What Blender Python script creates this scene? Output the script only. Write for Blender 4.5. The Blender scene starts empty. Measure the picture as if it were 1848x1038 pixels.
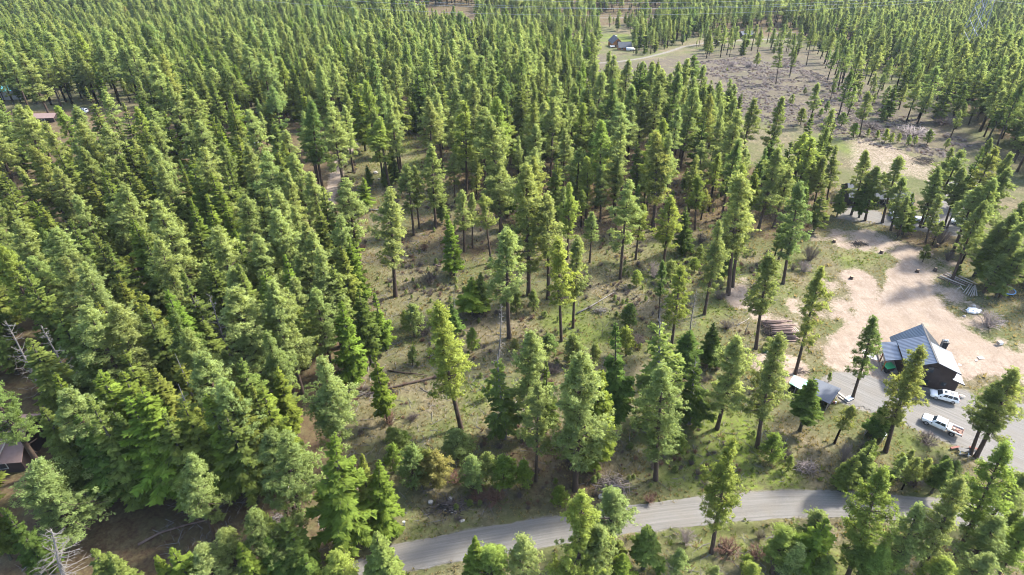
import bpy, bmesh, math, random
import numpy as np
from mathutils import Vector, Matrix, Euler

S = bpy.context.scene
C = S.collection
R = math.radians
rng = np.random.default_rng(7)
random.seed(7)

# ------------------------------------------------------------------ camera, sky, sun, exposure
CAM_Z, PITCH, FPX = 90.0, R(35.0), 1130.0          # drone height, downward pitch, focal length in photo pixels (1848 wide)
cam = bpy.data.objects.new('camera', bpy.data.cameras.new('camera'))
C.objects.link(cam)
cam.location = (0, 0, CAM_Z)
cam.rotation_euler = (math.pi / 2 - PITCH, 0, 0)
cam.data.sensor_width = 36.0
cam.data.lens = 36.0 * FPX / 1848.0
cam.data.clip_start, cam.data.clip_end = 1.0, 9000.0
S.camera = cam

SUN_EL = R(44.0)
SUN_DIR = Vector((0.90 * math.cos(SUN_EL), 0.436 * math.cos(SUN_EL), math.sin(SUN_EL))).normalized()   # towards the sun
world = bpy.data.worlds.new('World')
S.world = world
world.use_nodes = True
wn = world.node_tree
sky = wn.nodes.new('ShaderNodeTexSky')
sky.sky_type = 'NISHITA'
sky.sun_disc = False
sky.sun_elevation = SUN_EL
sky.sun_rotation = math.atan2(SUN_DIR.x, SUN_DIR.y)
sky.air_density, sky.dust_density, sky.ozone_density = 1.0, 2.0, 1.0
bg = next(n for n in wn.nodes if n.type == 'BACKGROUND')
bg.inputs['Strength'].default_value = 0.15
wn.links.new(sky.outputs[0], bg.inputs[0])
sl = bpy.data.lights.new('sun', 'SUN')
sl.energy, sl.angle, sl.color = 2.9, R(6.0), (1.0, 0.965, 0.89)
sun = bpy.data.objects.new('sun', sl)
C.objects.link(sun)
sun.rotation_euler = SUN_DIR.to_track_quat('Z', 'Y').to_euler()
S.view_settings.view_transform = 'Standard'
S.view_settings.look = 'None'
S.view_settings.gamma = 1.0
S.view_settings.use_curve_mapping = False
S.view_settings.exposure = 2.15
S.cycles.max_bounces, S.cycles.diffuse_bounces, S.cycles.glossy_bounces = 5, 3, 2
S.cycles.transmission_bounces, S.cycles.volume_bounces, S.cycles.transparent_max_bounces = 3, 0, 4
S.cycles.sample_clamp_indirect = 4.0
S.cycles.pixel_filter_type = 'BLACKMAN_HARRIS'
S.cycles.filter_width = 1.0

# ------------------------------------------------------------------ the lie of the land; photo pixel -> point on it
FW = np.array([0, math.cos(PITCH), -math.sin(PITCH)])
UP = np.array([0, math.sin(PITCH), math.cos(PITCH)])
RT = np.array([1.0, 0, 0])
CP = np.array([0, 0, CAM_Z])

def terrain(x, y):
    x = np.asarray(x, float); y = np.asarray(y, float)
    z = 0.35 * np.sin(x * 0.031 + 1.3) * np.sin(y * 0.027 + 0.4) + 0.22 * np.sin(x * 0.071 + y * 0.05)
    f = np.clip((y - 210) / 340.0, 0, 1)
    z = z - 28.0 * f * f * (3 - 2 * f)
    g = np.clip((y - 850) / 900.0, 0, 1)
    z = z + 150.0 * g * g * (3 - 2 * g)
    return z

def ray(px, py):
    d = FW * FPX + RT * (px - 924) - UP * (py - 519)
    return d / np.linalg.norm(d)

def at(px, py, h=0.0):
    """The point h metres above the ground on the sight line of a photo pixel."""
    d = ray(px, py)
    z = h
    for _ in range(25):
        t = (z - CAM_Z) / d[2]
        p = CP + d * t
        z = float(terrain(p[0], p[1])) + h
    return p

def proj(p):
    v = np.asarray(p, float) - CP
    d = v @ FW
    return 924 + FPX * (v @ RT) / d, 519 - FPX * (v @ UP) / d, d

def gpoly(pts):
    return np.array([at(*p)[:2] for p in pts])

def inside(P, poly):
    x, y = P[:, 0], P[:, 1]
    r = np.zeros(len(P), bool)
    n = len(poly)
    for i in range(n):
        x1, y1 = poly[i]; x2, y2 = poly[(i + 1) % n]
        c = ((y1 > y) != (y2 > y))
        r ^= c & (x < (x2 - x1) * (y - y1) / (y2 - y1 + 1e-12) + x1)
    return r

def segdist(P, line, closed=False):
    d = np.full(len(P), 1e9)
    n = len(line)
    for i in range(n if closed else n - 1):
        a = line[i]; b = line[(i + 1) % n]
        ab = b - a
        t = np.clip(((P - a) @ ab) / (ab @ ab + 1e-9), 0, 1)
        d = np.minimum(d, np.hypot(*(P - a - t[:, None] * ab).T))
    return d

def signed(P, poly):
    """Positive inside."""
    d = segdist(P, poly, True)
    return np.where(inside(P, poly), d, -d)

def vnoise(x, y, s, seed=0):
    """cheap smooth value noise 0..1"""
    x = np.asarray(x) / s + seed * 17.3; y = np.asarray(y) / s + seed * 9.1
    xi, yi = np.floor(x), np.floor(y)
    fx, fy = x - xi, y - yi
    fx, fy = fx * fx * (3 - 2 * fx), fy * fy * (3 - 2 * fy)
    h = lambda a, b: np.modf(np.abs(np.sin(a * 127.1 + b * 311.7) * 43758.5453))[0]
    return (h(xi, yi) * (1 - fx) + h(xi + 1, yi) * fx) * (1 - fy) + (h(xi, yi + 1) * (1 - fx) + h(xi + 1, yi + 1) * fx) * fy

# ------------------------------------------------------------------ materials
def mat(name, col, rough=0.8, metal=0.0, noise=None, bump=0.0, bscale=20.0, spec=0.3, coord='Object'):
    """Principled material; noise = (second colour, scale, contrast) mixes two tones."""
    m = bpy.data.materials.new(name)
    m.use_nodes = True
    nt = m.node_tree
    b = nt.nodes['Principled BSDF']
    b.inputs['Base Color'].default_value = (*col, 1)
    b.inputs['Roughness'].default_value = rough
    b.inputs['Metallic'].default_value = metal
    b.inputs['Specular IOR Level'].default_value = spec
    tc = nt.nodes.new('ShaderNodeTexCoord')
    if noise:
        n = nt.nodes.new('ShaderNodeTexNoise')
        n.inputs['Scale'].default_value = noise[1]
        n.inputs['Detail'].default_value = 5
        nt.links.new(tc.outputs[coord], n.inputs['Vector'])
        r = nt.nodes.new('ShaderNodeMapRange')
        r.inputs['From Min'].default_value = 0.5 - noise[2] / 2
        r.inputs['From Max'].default_value = 0.5 + noise[2] / 2
        nt.links.new(n.outputs['Fac'], r.inputs['Value'])
        mx = nt.nodes.new('ShaderNodeMix')
        mx.data_type = 'RGBA'
        mx.inputs[6].default_value = (*col, 1)
        mx.inputs[7].default_value = (*noise[0], 1)
        nt.links.new(r.outputs[0], mx.inputs[0])
        nt.links.new(mx.outputs[2], b.inputs['Base Color'])
    if bump:
        n2 = nt.nodes.new('ShaderNodeTexNoise')
        n2.inputs['Scale'].default_value = bscale
        n2.inputs['Detail'].default_value = 4
        nt.links.new(tc.outputs[coord], n2.inputs['Vector'])
        bp = nt.nodes.new('ShaderNodeBump')
        bp.inputs['Strength'].default_value = bump
        bp.inputs['Distance'].default_value = 0.1
        nt.links.new(n2.outputs['Fac'], bp.inputs['Height'])
        nt.links.new(bp.outputs[0], b.inputs['Normal'])
    return m

def foliage_mat(name, col, trans=0.25, var=0.35):
    """Leaf material: colour = col x the object's own tint x a value kept on each tuft."""
    m = bpy.data.materials.new(name)
    m.use_nodes = True
    nt = m.node_tree
    nt.nodes.remove(nt.nodes['Principled BSDF'])
    out = nt.nodes['Material Output']
    oi = nt.nodes.new('ShaderNodeObjectInfo')
    at_ = nt.nodes.new('ShaderNodeAttribute')
    at_.attribute_name = 'tuft'
    ti = nt.nodes.new('ShaderNodeAttribute')
    ti.attribute_type = 'INSTANCER'
    ti.attribute_name = 'tint'
    c0 = nt.nodes.new('ShaderNodeRGB')
    c0.outputs[0].default_value = (*col, 1)
    m1 = nt.nodes.new('ShaderNodeMix'); m1.data_type = 'RGBA'; m1.blend_type = 'MULTIPLY'
    m1.inputs[0].default_value = 1
    nt.links.new(c0.outputs[0], m1.inputs[6]); nt.links.new(oi.outputs['Color'], m1.inputs[7])
    # instanced far trees carry their tint on the instancer (vector, zero where there is none)
    add = nt.nodes.new('ShaderNodeVectorMath'); add.operation = 'ADD'
    add.inputs[1].default_value = (1, 1, 1)
    nt.links.new(ti.outputs['Vector'], add.inputs[0])
    m2 = nt.nodes.new('ShaderNodeMix'); m2.data_type = 'RGBA'; m2.blend_type = 'MULTIPLY'
    m2.inputs[0].default_value = 1
    nt.links.new(m1.outputs[2], m2.inputs[6]); nt.links.new(add.outputs[0], m2.inputs[7])
    hv = nt.nodes.new('ShaderNodeHueSaturation')
    mr = nt.nodes.new('ShaderNodeMapRange')
    mr.inputs['To Min'].default_value = 1 - var; mr.inputs['To Max'].default_value = 1 + var
    nt.links.new(at_.outputs['Fac'], mr.inputs['Value'])
    nt.links.new(mr.outputs[0], hv.inputs['Value'])
    mh = nt.nodes.new('ShaderNodeMapRange')
    mh.inputs['To Min'].default_value = 0.490; mh.inputs['To Max'].default_value = 0.508
    nt.links.new(oi.outputs['Random'], mh.inputs['Value'])
    nt.links.new(mh.outputs[0], hv.inputs['Hue'])
    nt.links.new(m2.outputs[2], hv.inputs['Color'])
    d = nt.nodes.new('ShaderNodeBsdfDiffuse'); t = nt.nodes.new('ShaderNodeBsdfTranslucent')
    tg = nt.nodes.new('ShaderNodeMix'); tg.data_type = 'RGBA'; tg.blend_type = 'MULTIPLY'; tg.clamp_result = False
    tg.inputs[0].default_value = 1; tg.inputs[7].default_value = (1.55, 1.5, 0.9, 1)      # light that comes through a needle is yellower
    nt.links.new(hv.outputs[0], tg.inputs[6])
    nt.links.new(hv.outputs[0], d.inputs['Color']); nt.links.new(tg.outputs[2], t.inputs['Color'])
    mx = nt.nodes.new('ShaderNodeMixShader')
    mx.inputs[0].default_value = trans
    nt.links.new(d.outputs[0], mx.inputs[1]); nt.links.new(t.outputs[0], mx.inputs[2])
    nt.links.new(mx.outputs[0], out.inputs['Surface'])
    return m

M = {}
M['pine'] = foliage_mat('pine_needles', (0.198, 0.242, 0.080), 0.5, 0.45)
M['fir'] = foliage_mat('fir_needles', (0.155, 0.195, 0.048), 0.5, 0.42)
M['young'] = foliage_mat('young_pine_needles', (0.175, 0.217, 0.068), 0.5, 0.42)
M['bark'] = mat('pine_bark', (0.045, 0.032, 0.025), 0.95, noise=((0.08, 0.053, 0.036), 1.6, 0.5), bump=0.5, bscale=6)
M['bark_fir'] = mat('fir_bark', (0.04, 0.034, 0.026), 0.95, noise=((0.065, 0.065, 0.034), 0.9, 0.4), bump=0.5, bscale=6)
M['deadwood'] = mat('weathered_deadwood', (0.20, 0.185, 0.172), 0.9, noise=((0.12, 0.105, 0.092), 3, 0.5), bump=0.3)
M['twig'] = mat('bare_twigs', (0.13, 0.102, 0.09), 0.95, noise=((0.09, 0.07, 0.06), 1.0, 0.5))
M['twig_red'] = mat('russet_twigs', (0.16, 0.085, 0.055), 0.95, noise=((0.1, 0.06, 0.045), 1.0, 0.5))
M['sage'] = mat('grey_sage_twigs', (0.30, 0.25, 0.225), 0.95, noise=((0.22, 0.175, 0.16), 0.7, 0.5))
M['grass_dry'] = foliage_mat('dry_grass', (0.25, 0.205, 0.115), 0.45, 0.0)
M['grass_green'] = foliage_mat('green_grass', (0.125, 0.16, 0.03), 0.45, 0.0)
M['log'] = mat('barked_log', (0.105, 0.066, 0.055), 0.9, noise=((0.20, 0.145, 0.12), 1.1, 0.5), bump=0.6, bscale=9)
M['log_end'] = mat('sawn_log_end', (0.42, 0.30, 0.18), 0.85, noise=((0.25, 0.16, 0.1), 4, 0.6))
M['log_pale'] = mat('peeled_pale_log', (0.42, 0.37, 0.31), 0.85, noise=((0.28, 0.21, 0.17), 1.0, 0.5), bump=0.3)
M['lumber'] = mat('weathered_lumber', (0.30, 0.265, 0.22), 0.85, noise=((0.3, 0.25, 0.2), 1.0, 0.5))
M['char'] = mat('charred_wood', (0.018, 0.017, 0.018), 0.9)
M['steelroof'] = mat('grey_metal_roofing', (0.185, 0.20, 0.222), 0.4, 0.9, noise=((0.16, 0.173, 0.193), 0.4, 0.6), spec=0.5)
M['shedroof'] = mat('dull_grey_roofing', (0.085, 0.095, 0.115), 0.6, 0.1, noise=((0.07, 0.08, 0.1), 0.6, 0.6))
M['roofdark'] = mat('charcoal_roofing', (0.04, 0.047, 0.058), 0.85, 0.0, noise=((0.085, 0.09, 0.1), 0.5, 0.6))
M['brown_siding'] = mat('dark_brown_siding', (0.018, 0.012, 0.012), 0.7, noise=((0.04, 0.027, 0.025), 0.8, 0.6))
M['trimdark'] = mat('dark_trim', (0.02, 0.02, 0.022), 0.6)
M['cedar'] = mat('stained_cedar', (0.30, 0.13, 0.05), 0.75, noise=((0.2, 0.085, 0.03), 1.5, 0.5))
M['glass'] = mat('dark_window_glass', (0.02, 0.03, 0.04), 0.08, 0.0, spec=0.8)
M['white'] = mat('white_paint', (0.62, 0.62, 0.60), 0.35, spec=0.5)
M['carwhite'] = mat('white_car_paint', (0.80, 0.80, 0.79), 0.22, noise=((0.72, 0.72, 0.70), 0.8, 0.6), spec=0.6)
M['black'] = mat('black_plastic', (0.015, 0.015, 0.016), 0.5)
M['tyre'] = mat('tyre_rubber', (0.02, 0.02, 0.02), 0.9)
M['alloy'] = mat('alloy_rim', (0.45, 0.45, 0.46), 0.35, 0.8)
M['rust'] = mat('rusty_deck', (0.13, 0.062, 0.045), 0.85, noise=((0.26, 0.19, 0.15), 2.5, 0.5))
M['lamp_red'] = mat('red_lens', (0.35, 0.02, 0.02), 0.3)
M['lamp_clear'] = mat('clear_lens', (0.6, 0.6, 0.6), 0.2)
M['greenlid'] = mat('green_plastic_lid', (0.06, 0.42, 0.16), 0.45)
M['tarp'] = mat('pale_tarp', (0.30, 0.42, 0.45), 0.5, noise=((0.13, 0.36, 0.16), 0.55, 0.25), bump=0.6, bscale=2.5)
M['rock'] = mat('pale_rock', (0.42, 0.38, 0.33), 0.9, noise=((0.3, 0.26, 0.22), 2.0, 0.5), bump=0.4, bscale=5)
M['shingle'] = mat('brown_shingles', (0.155, 0.105, 0.095), 0.9, noise=((0.2, 0.14, 0.125), 2.2, 0.6))
M['galv'] = mat('galvanised_steel', (0.22, 0.23, 0.26), 0.6, 0.3)
M['cable'] = mat('power_cable', (0.3, 0.32, 0.35), 0.6, 0.2)
M['concrete'] = mat('pale_concrete', (0.48, 0.45, 0.41), 0.9, noise=((0.4, 0.37, 0.33), 1.0, 0.6))
M['blue'] = mat('blue_plastic', (0.12, 0.28, 0.50), 0.4)
M['teal'] = mat('teal_roof_sheet', (0.10, 0.40, 0.48), 0.45)
M['bluegreen'] = mat('dark_green_plastic', (0.02, 0.08, 0.06), 0.5)
M['redpaint'] = mat('faded_red_paint', (0.15, 0.045, 0.03), 0.7)
M['gravel_edge'] = None

# ------------------------------------------------------------------ helpers for objects
def link(o, parent=None):
    C.objects.link(o)
    if parent is not None:
        o.parent = parent
    return o

def mesh_from(name, V, Fc, mats, mi=None, smooth=False):
    me = bpy.data.meshes.new(name)
    me.from_pydata([tuple(v) for v in V], [], [tuple(f) for f in Fc])
    for m in (mats if isinstance(mats, (list, tuple)) else [mats]):
        me.materials.append(m)
    if mi is not None:
        me.polygons.foreach_set('material_index', np.asarray(mi, np.int32))
    if smooth:
        me.polygons.foreach_set('use_smooth', np.ones(len(me.polygons), bool))
    me.update()
    return me

def tag(o, label=None, cat=None, group=None, kind=None):
    if label: o['label'] = label
    if cat: o['category'] = cat
    if group: o['group'] = group
    if kind: o['kind'] = kind
    return o

def thing(name, label, cat, loc=(0, 0, 0), rz=0.0, group=None):
    o = bpy.data.objects.new(name, None)
    link(o)
    o.location = loc
    o.rotation_euler = (0, 0, rz)
    o.empty_display_size = 0.3
    return tag(o, label, cat, group)

class MB:
    """Collects shapes into one mesh."""
    def __init__(s): s.v, s.f = [], []
    def add(s, V, Fc):
        k = len(s.v)
        s.v += [tuple(v) for v in V]
        s.f += [tuple(i + k for i in f) for f in Fc]
        return s
    def box(s, x0, x1, y0, y1, z0, z1):
        return s.add([(x0, y0, z0), (x1, y0, z0), (x1, y1, z0), (x0, y1, z0), (x0, y0, z1), (x1, y0, z1), (x1, y1, z1), (x0, y1, z1)],
                     [(3, 2, 1, 0), (4, 5, 6, 7), (0, 1, 5, 4), (1, 2, 6, 5), (2, 3, 7, 6), (3, 0, 4, 7)])
    def beam(s, a, b, w, h=None):
        """A bar of section w x h from a to b."""
        a, b = Vector(a), Vector(b)
        h = h or w
        d = (b - a).normalized()
        u = Vector((0, 0, 1)) if abs(d.z) < 0.95 else Vector((1, 0, 0))
        r = d.cross(u).normalized(); u = r.cross(d)
        V = [p + r * i * w / 2 + u * j * h / 2 for p in (a, b) for i, j in ((-1, -1), (1, -1), (1, 1), (-1, 1))]
        return s.add(V, [(0, 1, 2, 3), (7, 6, 5, 4), (0, 4, 5, 1), (1, 5, 6, 2), (2, 6, 7, 3), (3, 7, 4, 0)])
    def slab(s, quad, t):
        """A sheet of thickness t under the four corner points."""
        q = [Vector(p) for p in quad]
        n = (q[1] - q[0]).cross(q[3] - q[0]).normalized()
        if n.z < 0: n = -n
        V = q + [p - n * t for p in q]
        return s.add(V, [(0, 1, 2, 3), (7, 6, 5, 4), (0, 4, 5, 1), (1, 5, 6, 2), (2, 6, 7, 3), (3, 7, 4, 0)])
    def tube(s, pts, rad, n=6, cap=True):
        pts = [Vector(p) for p in pts]
        k0 = len(s.v)
        for i, p in enumerate(pts):
            d = (pts[min(i + 1, len(pts) - 1)] - pts[max(i - 1, 0)]).normalized()
            u = Vector((0, 0, 1)) if abs(d.z) < 0.9 else Vector((1, 0, 0))
            r = d.cross(u).normalized(); u = r.cross(d)
            rr = rad[i] if hasattr(rad, '__len__') else rad
            for j in range(n):
                a = 2 * math.pi * j / n
                s.v.append(tuple(p + (r * math.cos(a) + u * math.sin(a)) * rr))
        for i in range(len(pts) - 1):
            for j in range(n):
                a = k0 + i * n + j; b = k0 + i * n + (j + 1) % n
                s.f.append((a, b, b + n, a + n))
        if cap:
            s.f.append(tuple(k0 + j for j in reversed(range(n))))
            s.f.append(tuple(k0 + (len(pts) - 1) * n + j for j in range(n)))
        return s
    def mesh(s, name, m, smooth=False):
        me = mesh_from(name, s.v, s.f, m, smooth=smooth)
        bm = bmesh.new(); bm.from_mesh(me)
        bmesh.ops.recalc_face_normals(bm, faces=bm.faces)
        bm.to_mesh(me); bm.free()
        return me
    def build(s, name, m, parent=None, smooth=False, bevel=0.0):
        o = bpy.data.objects.new(name, s.mesh(name, m, smooth))
        if bevel:
            b = o.modifiers.new('bevel', 'BEVEL'); b.width = bevel; b.segments = 2; b.limit_method = 'ANGLE'
        return link(o, parent)

# ------------------------------------------------------------------ zones of the ground (photo pixels -> ground polygons)
ROAD = gpoly([(560, 1090), (640, 1045), (700, 1012), (780, 995), (880, 978), (1000, 957), (1100, 942), (1200, 928), (1300, 918), (1400, 910),
              (1500, 908), (1600, 915), (1700, 922), (1780, 932), (1850, 945), (1950, 965)])
ROAD_HW = 2.55
DRIVE = gpoly([(1478, 688), (1500, 668), (1560, 672), (1600, 690), (1680, 700), (1742, 702), (1770, 718), (1870, 728), (1990, 800), (1990, 915), (1850, 880), (1790, 845),
               (1740, 812), (1690, 792), (1640, 770), (1600, 750), (1540, 738), (1500, 712)])
DIRT = [gpoly(p) for p in (
    [(1606, 452), (1640, 446), (1655, 470), (1672, 500), (1700, 545), (1740, 590), (1800, 625), (1860, 650), (1870, 700), (1790, 680), (1742, 690),
     (1640, 700), (1560, 690), (1500, 668), (1478, 640), (1490, 610), (1540, 585), (1575, 560), (1570, 530), (1600, 500), (1620, 480)],
    [(1515, 492), (1560, 488), (1600, 520), (1590, 560), (1560, 575), (1530, 545)],
    [(1370, 640), (1420, 632), (1450, 665), (1440, 690), (1380, 665)],
    [(1310, 520), (1345, 510), (1360, 555), (1330, 560)])]
DIRT_FAINT = [gpoly(p) for p in (
    [(1390, 520), (1520, 500), (1560, 560), (1480, 600), (1400, 620), (1350, 560)],
    [(1440, 410), (1560, 412), (1650, 440), (1720, 470), (1760, 540), (1800, 600), (1900, 640), (1900, 720), (1780, 700), (1700, 560), (1600, 460), (1450, 440)])]
TRACK = gpoly([(640, 255), (625, 275), (612, 300), (605, 325), (598, 345), (590, 375), (585, 400)])
LOT = gpoly([(1500, 395), (1535, 370), (1640, 395), (1680, 400), (1690, 350), (1675, 318), (1700, 312), (1740, 320), (1775, 335), (1790, 350), (1750, 365), (1740, 400),
             (1735, 425), (1650, 415), (1580, 405)])
FIELD = [gpoly(p) for p in ([(1530, 245), (1600, 255), (1700, 300), (1760, 320), (1800, 345), (1690, 345), (1640, 320), (1530, 320)],)]
BRUSH = gpoly([(1020, 110), (1060, 95), (1150, 112), (1230, 100), (1330, 85), (1440, 80), (1520, 110), (1600, 160), (1720, 215), (1790, 262), (1690, 285), (1600, 262),
               (1500, 245), (1400, 230), (1330, 205), (1260, 190), (1190, 185)])
FARROAD = [gpoly(p) for p in ([(1005, 92), (1025, 100), (1045, 108), (1075, 114), (1110, 112), (1140, 108), (1165, 104), (1190, 98), (1230, 85), (1290, 75), (1350, 72), (1420, 70)],
                              [(1080, 32), (1120, 32), (1180, 31)], [(1395, 60), (1440, 58), (1480, 62)])]
LAWN = [gpoly(p) for p in ([(1078, 72), (1092, 62), (1130, 60), (1148, 70), (1140, 84), (1088, 88)],)]
GREEN = [gpoly(p) for p in (
    [(1386, 500), (1440, 440), (1490, 470), (1510, 520), (1420, 545)], [(1470, 455), (1560, 440), (1620, 465), (1600, 510), (1540, 490)],
    [(1655, 470), (1720, 475), (1740, 500), (1690, 505)], [(1260, 500), (1330, 480), (1330, 570), (1275, 590)], [(1060, 430), (1200, 430), (1280, 470), (1230, 540), (1090, 500)],
    [(960, 540), (1140, 540), (1250, 590), (1260, 640), (1100, 640), (960, 610)], [(1140, 700), (1300, 690), (1380, 760), (1360, 880), (1180, 860)], [(1555, 668), (1600, 672), (1610, 688), (1575, 688)],
    [(1280, 950), (1440, 945), (1600, 1038), (1200, 1060), (1230, 980)], [(700, 720), (860, 690), (900, 760), (760, 790)], [(740, 930), (830, 940), (800, 975), (740, 975)],
    [(1390, 800), (1500, 790), (1520, 870), (1400, 895)], [(1620, 795), (1720, 800), (1740, 830), (1640, 830)], [(1740, 700), (1780, 690), (1800, 715), (1750, 715)],
    [(640, 220), (760, 210), (780, 300), (700, 330)], [(1440, 250), (1560, 200), (1640, 240), (1540, 280)])]
DUFF = [gpoly(p) for p in (
    [(-200, 200), (560, 200), (650, 420), (640, 720), (660, 1000), (300, 1100), (-300, 1100)],
    [(880, 760), (1060, 770), (1070, 900), (930, 900)], [(1150, 350), (1240, 345), (1500, 380), (1480, 430), (1300, 430)], [(740, 380), (900, 440), (880, 470), (720, 440)],
    [(1600, 400), (1720, 430), (1690, 470), (1620, 440)], [(600, -25), (1900, -25), (2300, 40), (2300, 330), (1800, 250), (1600, 120), (1450, 70), (1200, 55), (1150, 40), (1060, 50), (1000, 105), (900, 300), (740, 260)], [(740, 260), (900, 300), (1180, 250), (1500, 340), (1450, 400), (1240, 420), (900, 420)])]

def masks(P):
    n1 = vnoise(P[:, 0], P[:, 1], 5.0, 1) - 0.5
    n2 = vnoise(P[:, 0], P[:, 1], 1.9, 2) - 0.5
    n3 = vnoise(P[:, 0], P[:, 1], 14.0, 3) - 0.5
    w = n1 * 3.0 + n2 * 1.6
    sm = lambda d, soft: np.clip(d / soft + 0.5, 0, 1)
    dirt = np.zeros(len(P)); green = np.zeros(len(P)); duff = np.zeros(len(P))
    for q in DIRT: dirt = np.maximum(dirt, sm(signed(P, q) + 0.5 + w * 1.2, 4.0))
    for q in DIRT_FAINT: dirt = np.maximum(dirt, 0.5 * sm(signed(P, q) + w * 1.4, 4.0) * (0.4 + 1.2 * np.clip(n1 + n2 + 0.5, 0, 1)))
    for q in FIELD: dirt = np.maximum(dirt, 0.55 * sm(signed(P, q) + w * 1.4, 6.0))
    dirt = np.maximum(dirt, 0.9 * sm(2.2 - segdist(P, TRACK) + w * 0.4, 1.5))
    for q in GREEN: green = np.maximum(green, sm(signed(P, q) + w * 1.6, 5.0))
    for q in LAWN: green = np.maximum(green, 1.6 * sm(signed(P, q), 3.0))
    for q in DUFF: duff = np.maximum(duff, sm(signed(P, q) + w * 2, 6.0))
    grav = sm(ROAD_HW + 0.1 - segdist(P, ROAD) + w * 0.25, 1.0)
    grav = np.maximum(grav, sm(signed(P, DRIVE) + w * 0.35, 1.4))
    grav = np.maximum(grav, sm(signed(P, LOT) + w * 0.6, 2.0))
    for q in FARROAD: grav = np.maximum(grav, 0.75 * sm(2.2 - segdist(P, q), 1.5))
    brush = sm(signed(P, BRUSH) + w * 3 + n3 * 10, 10.0)
    return dirt, np.clip(green * (0.55 + n1 + n3), 0, 1.6), duff, grav, brush

def relief(P, g):
    x, y = P[:, 0], P[:, 1]
    z = terrain(x, y)
    bumps = (vnoise(x, y, 3.2, 5) - 0.5) * 0.30 + (vnoise(x, y, 1.3, 6) - 0.5) * 0.16
    z = z + bumps * (1 - np.clip(g * 1.5, 0, 1))
    d = segdist(P, ROAD)
    # the ditch along the near side of the road, and the flat bed under road and drive
    side = np.array([y - np.interp(x, ROAD[:, 0], ROAD[:, 1])])[0]
    z = z - 0.75 * np.exp(-((d - 4.6) / 0.7) ** 2) * (side < 0) * (x > -8)
    return z - 0.07 * np.clip(g * 1.5, 0, 1)

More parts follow.
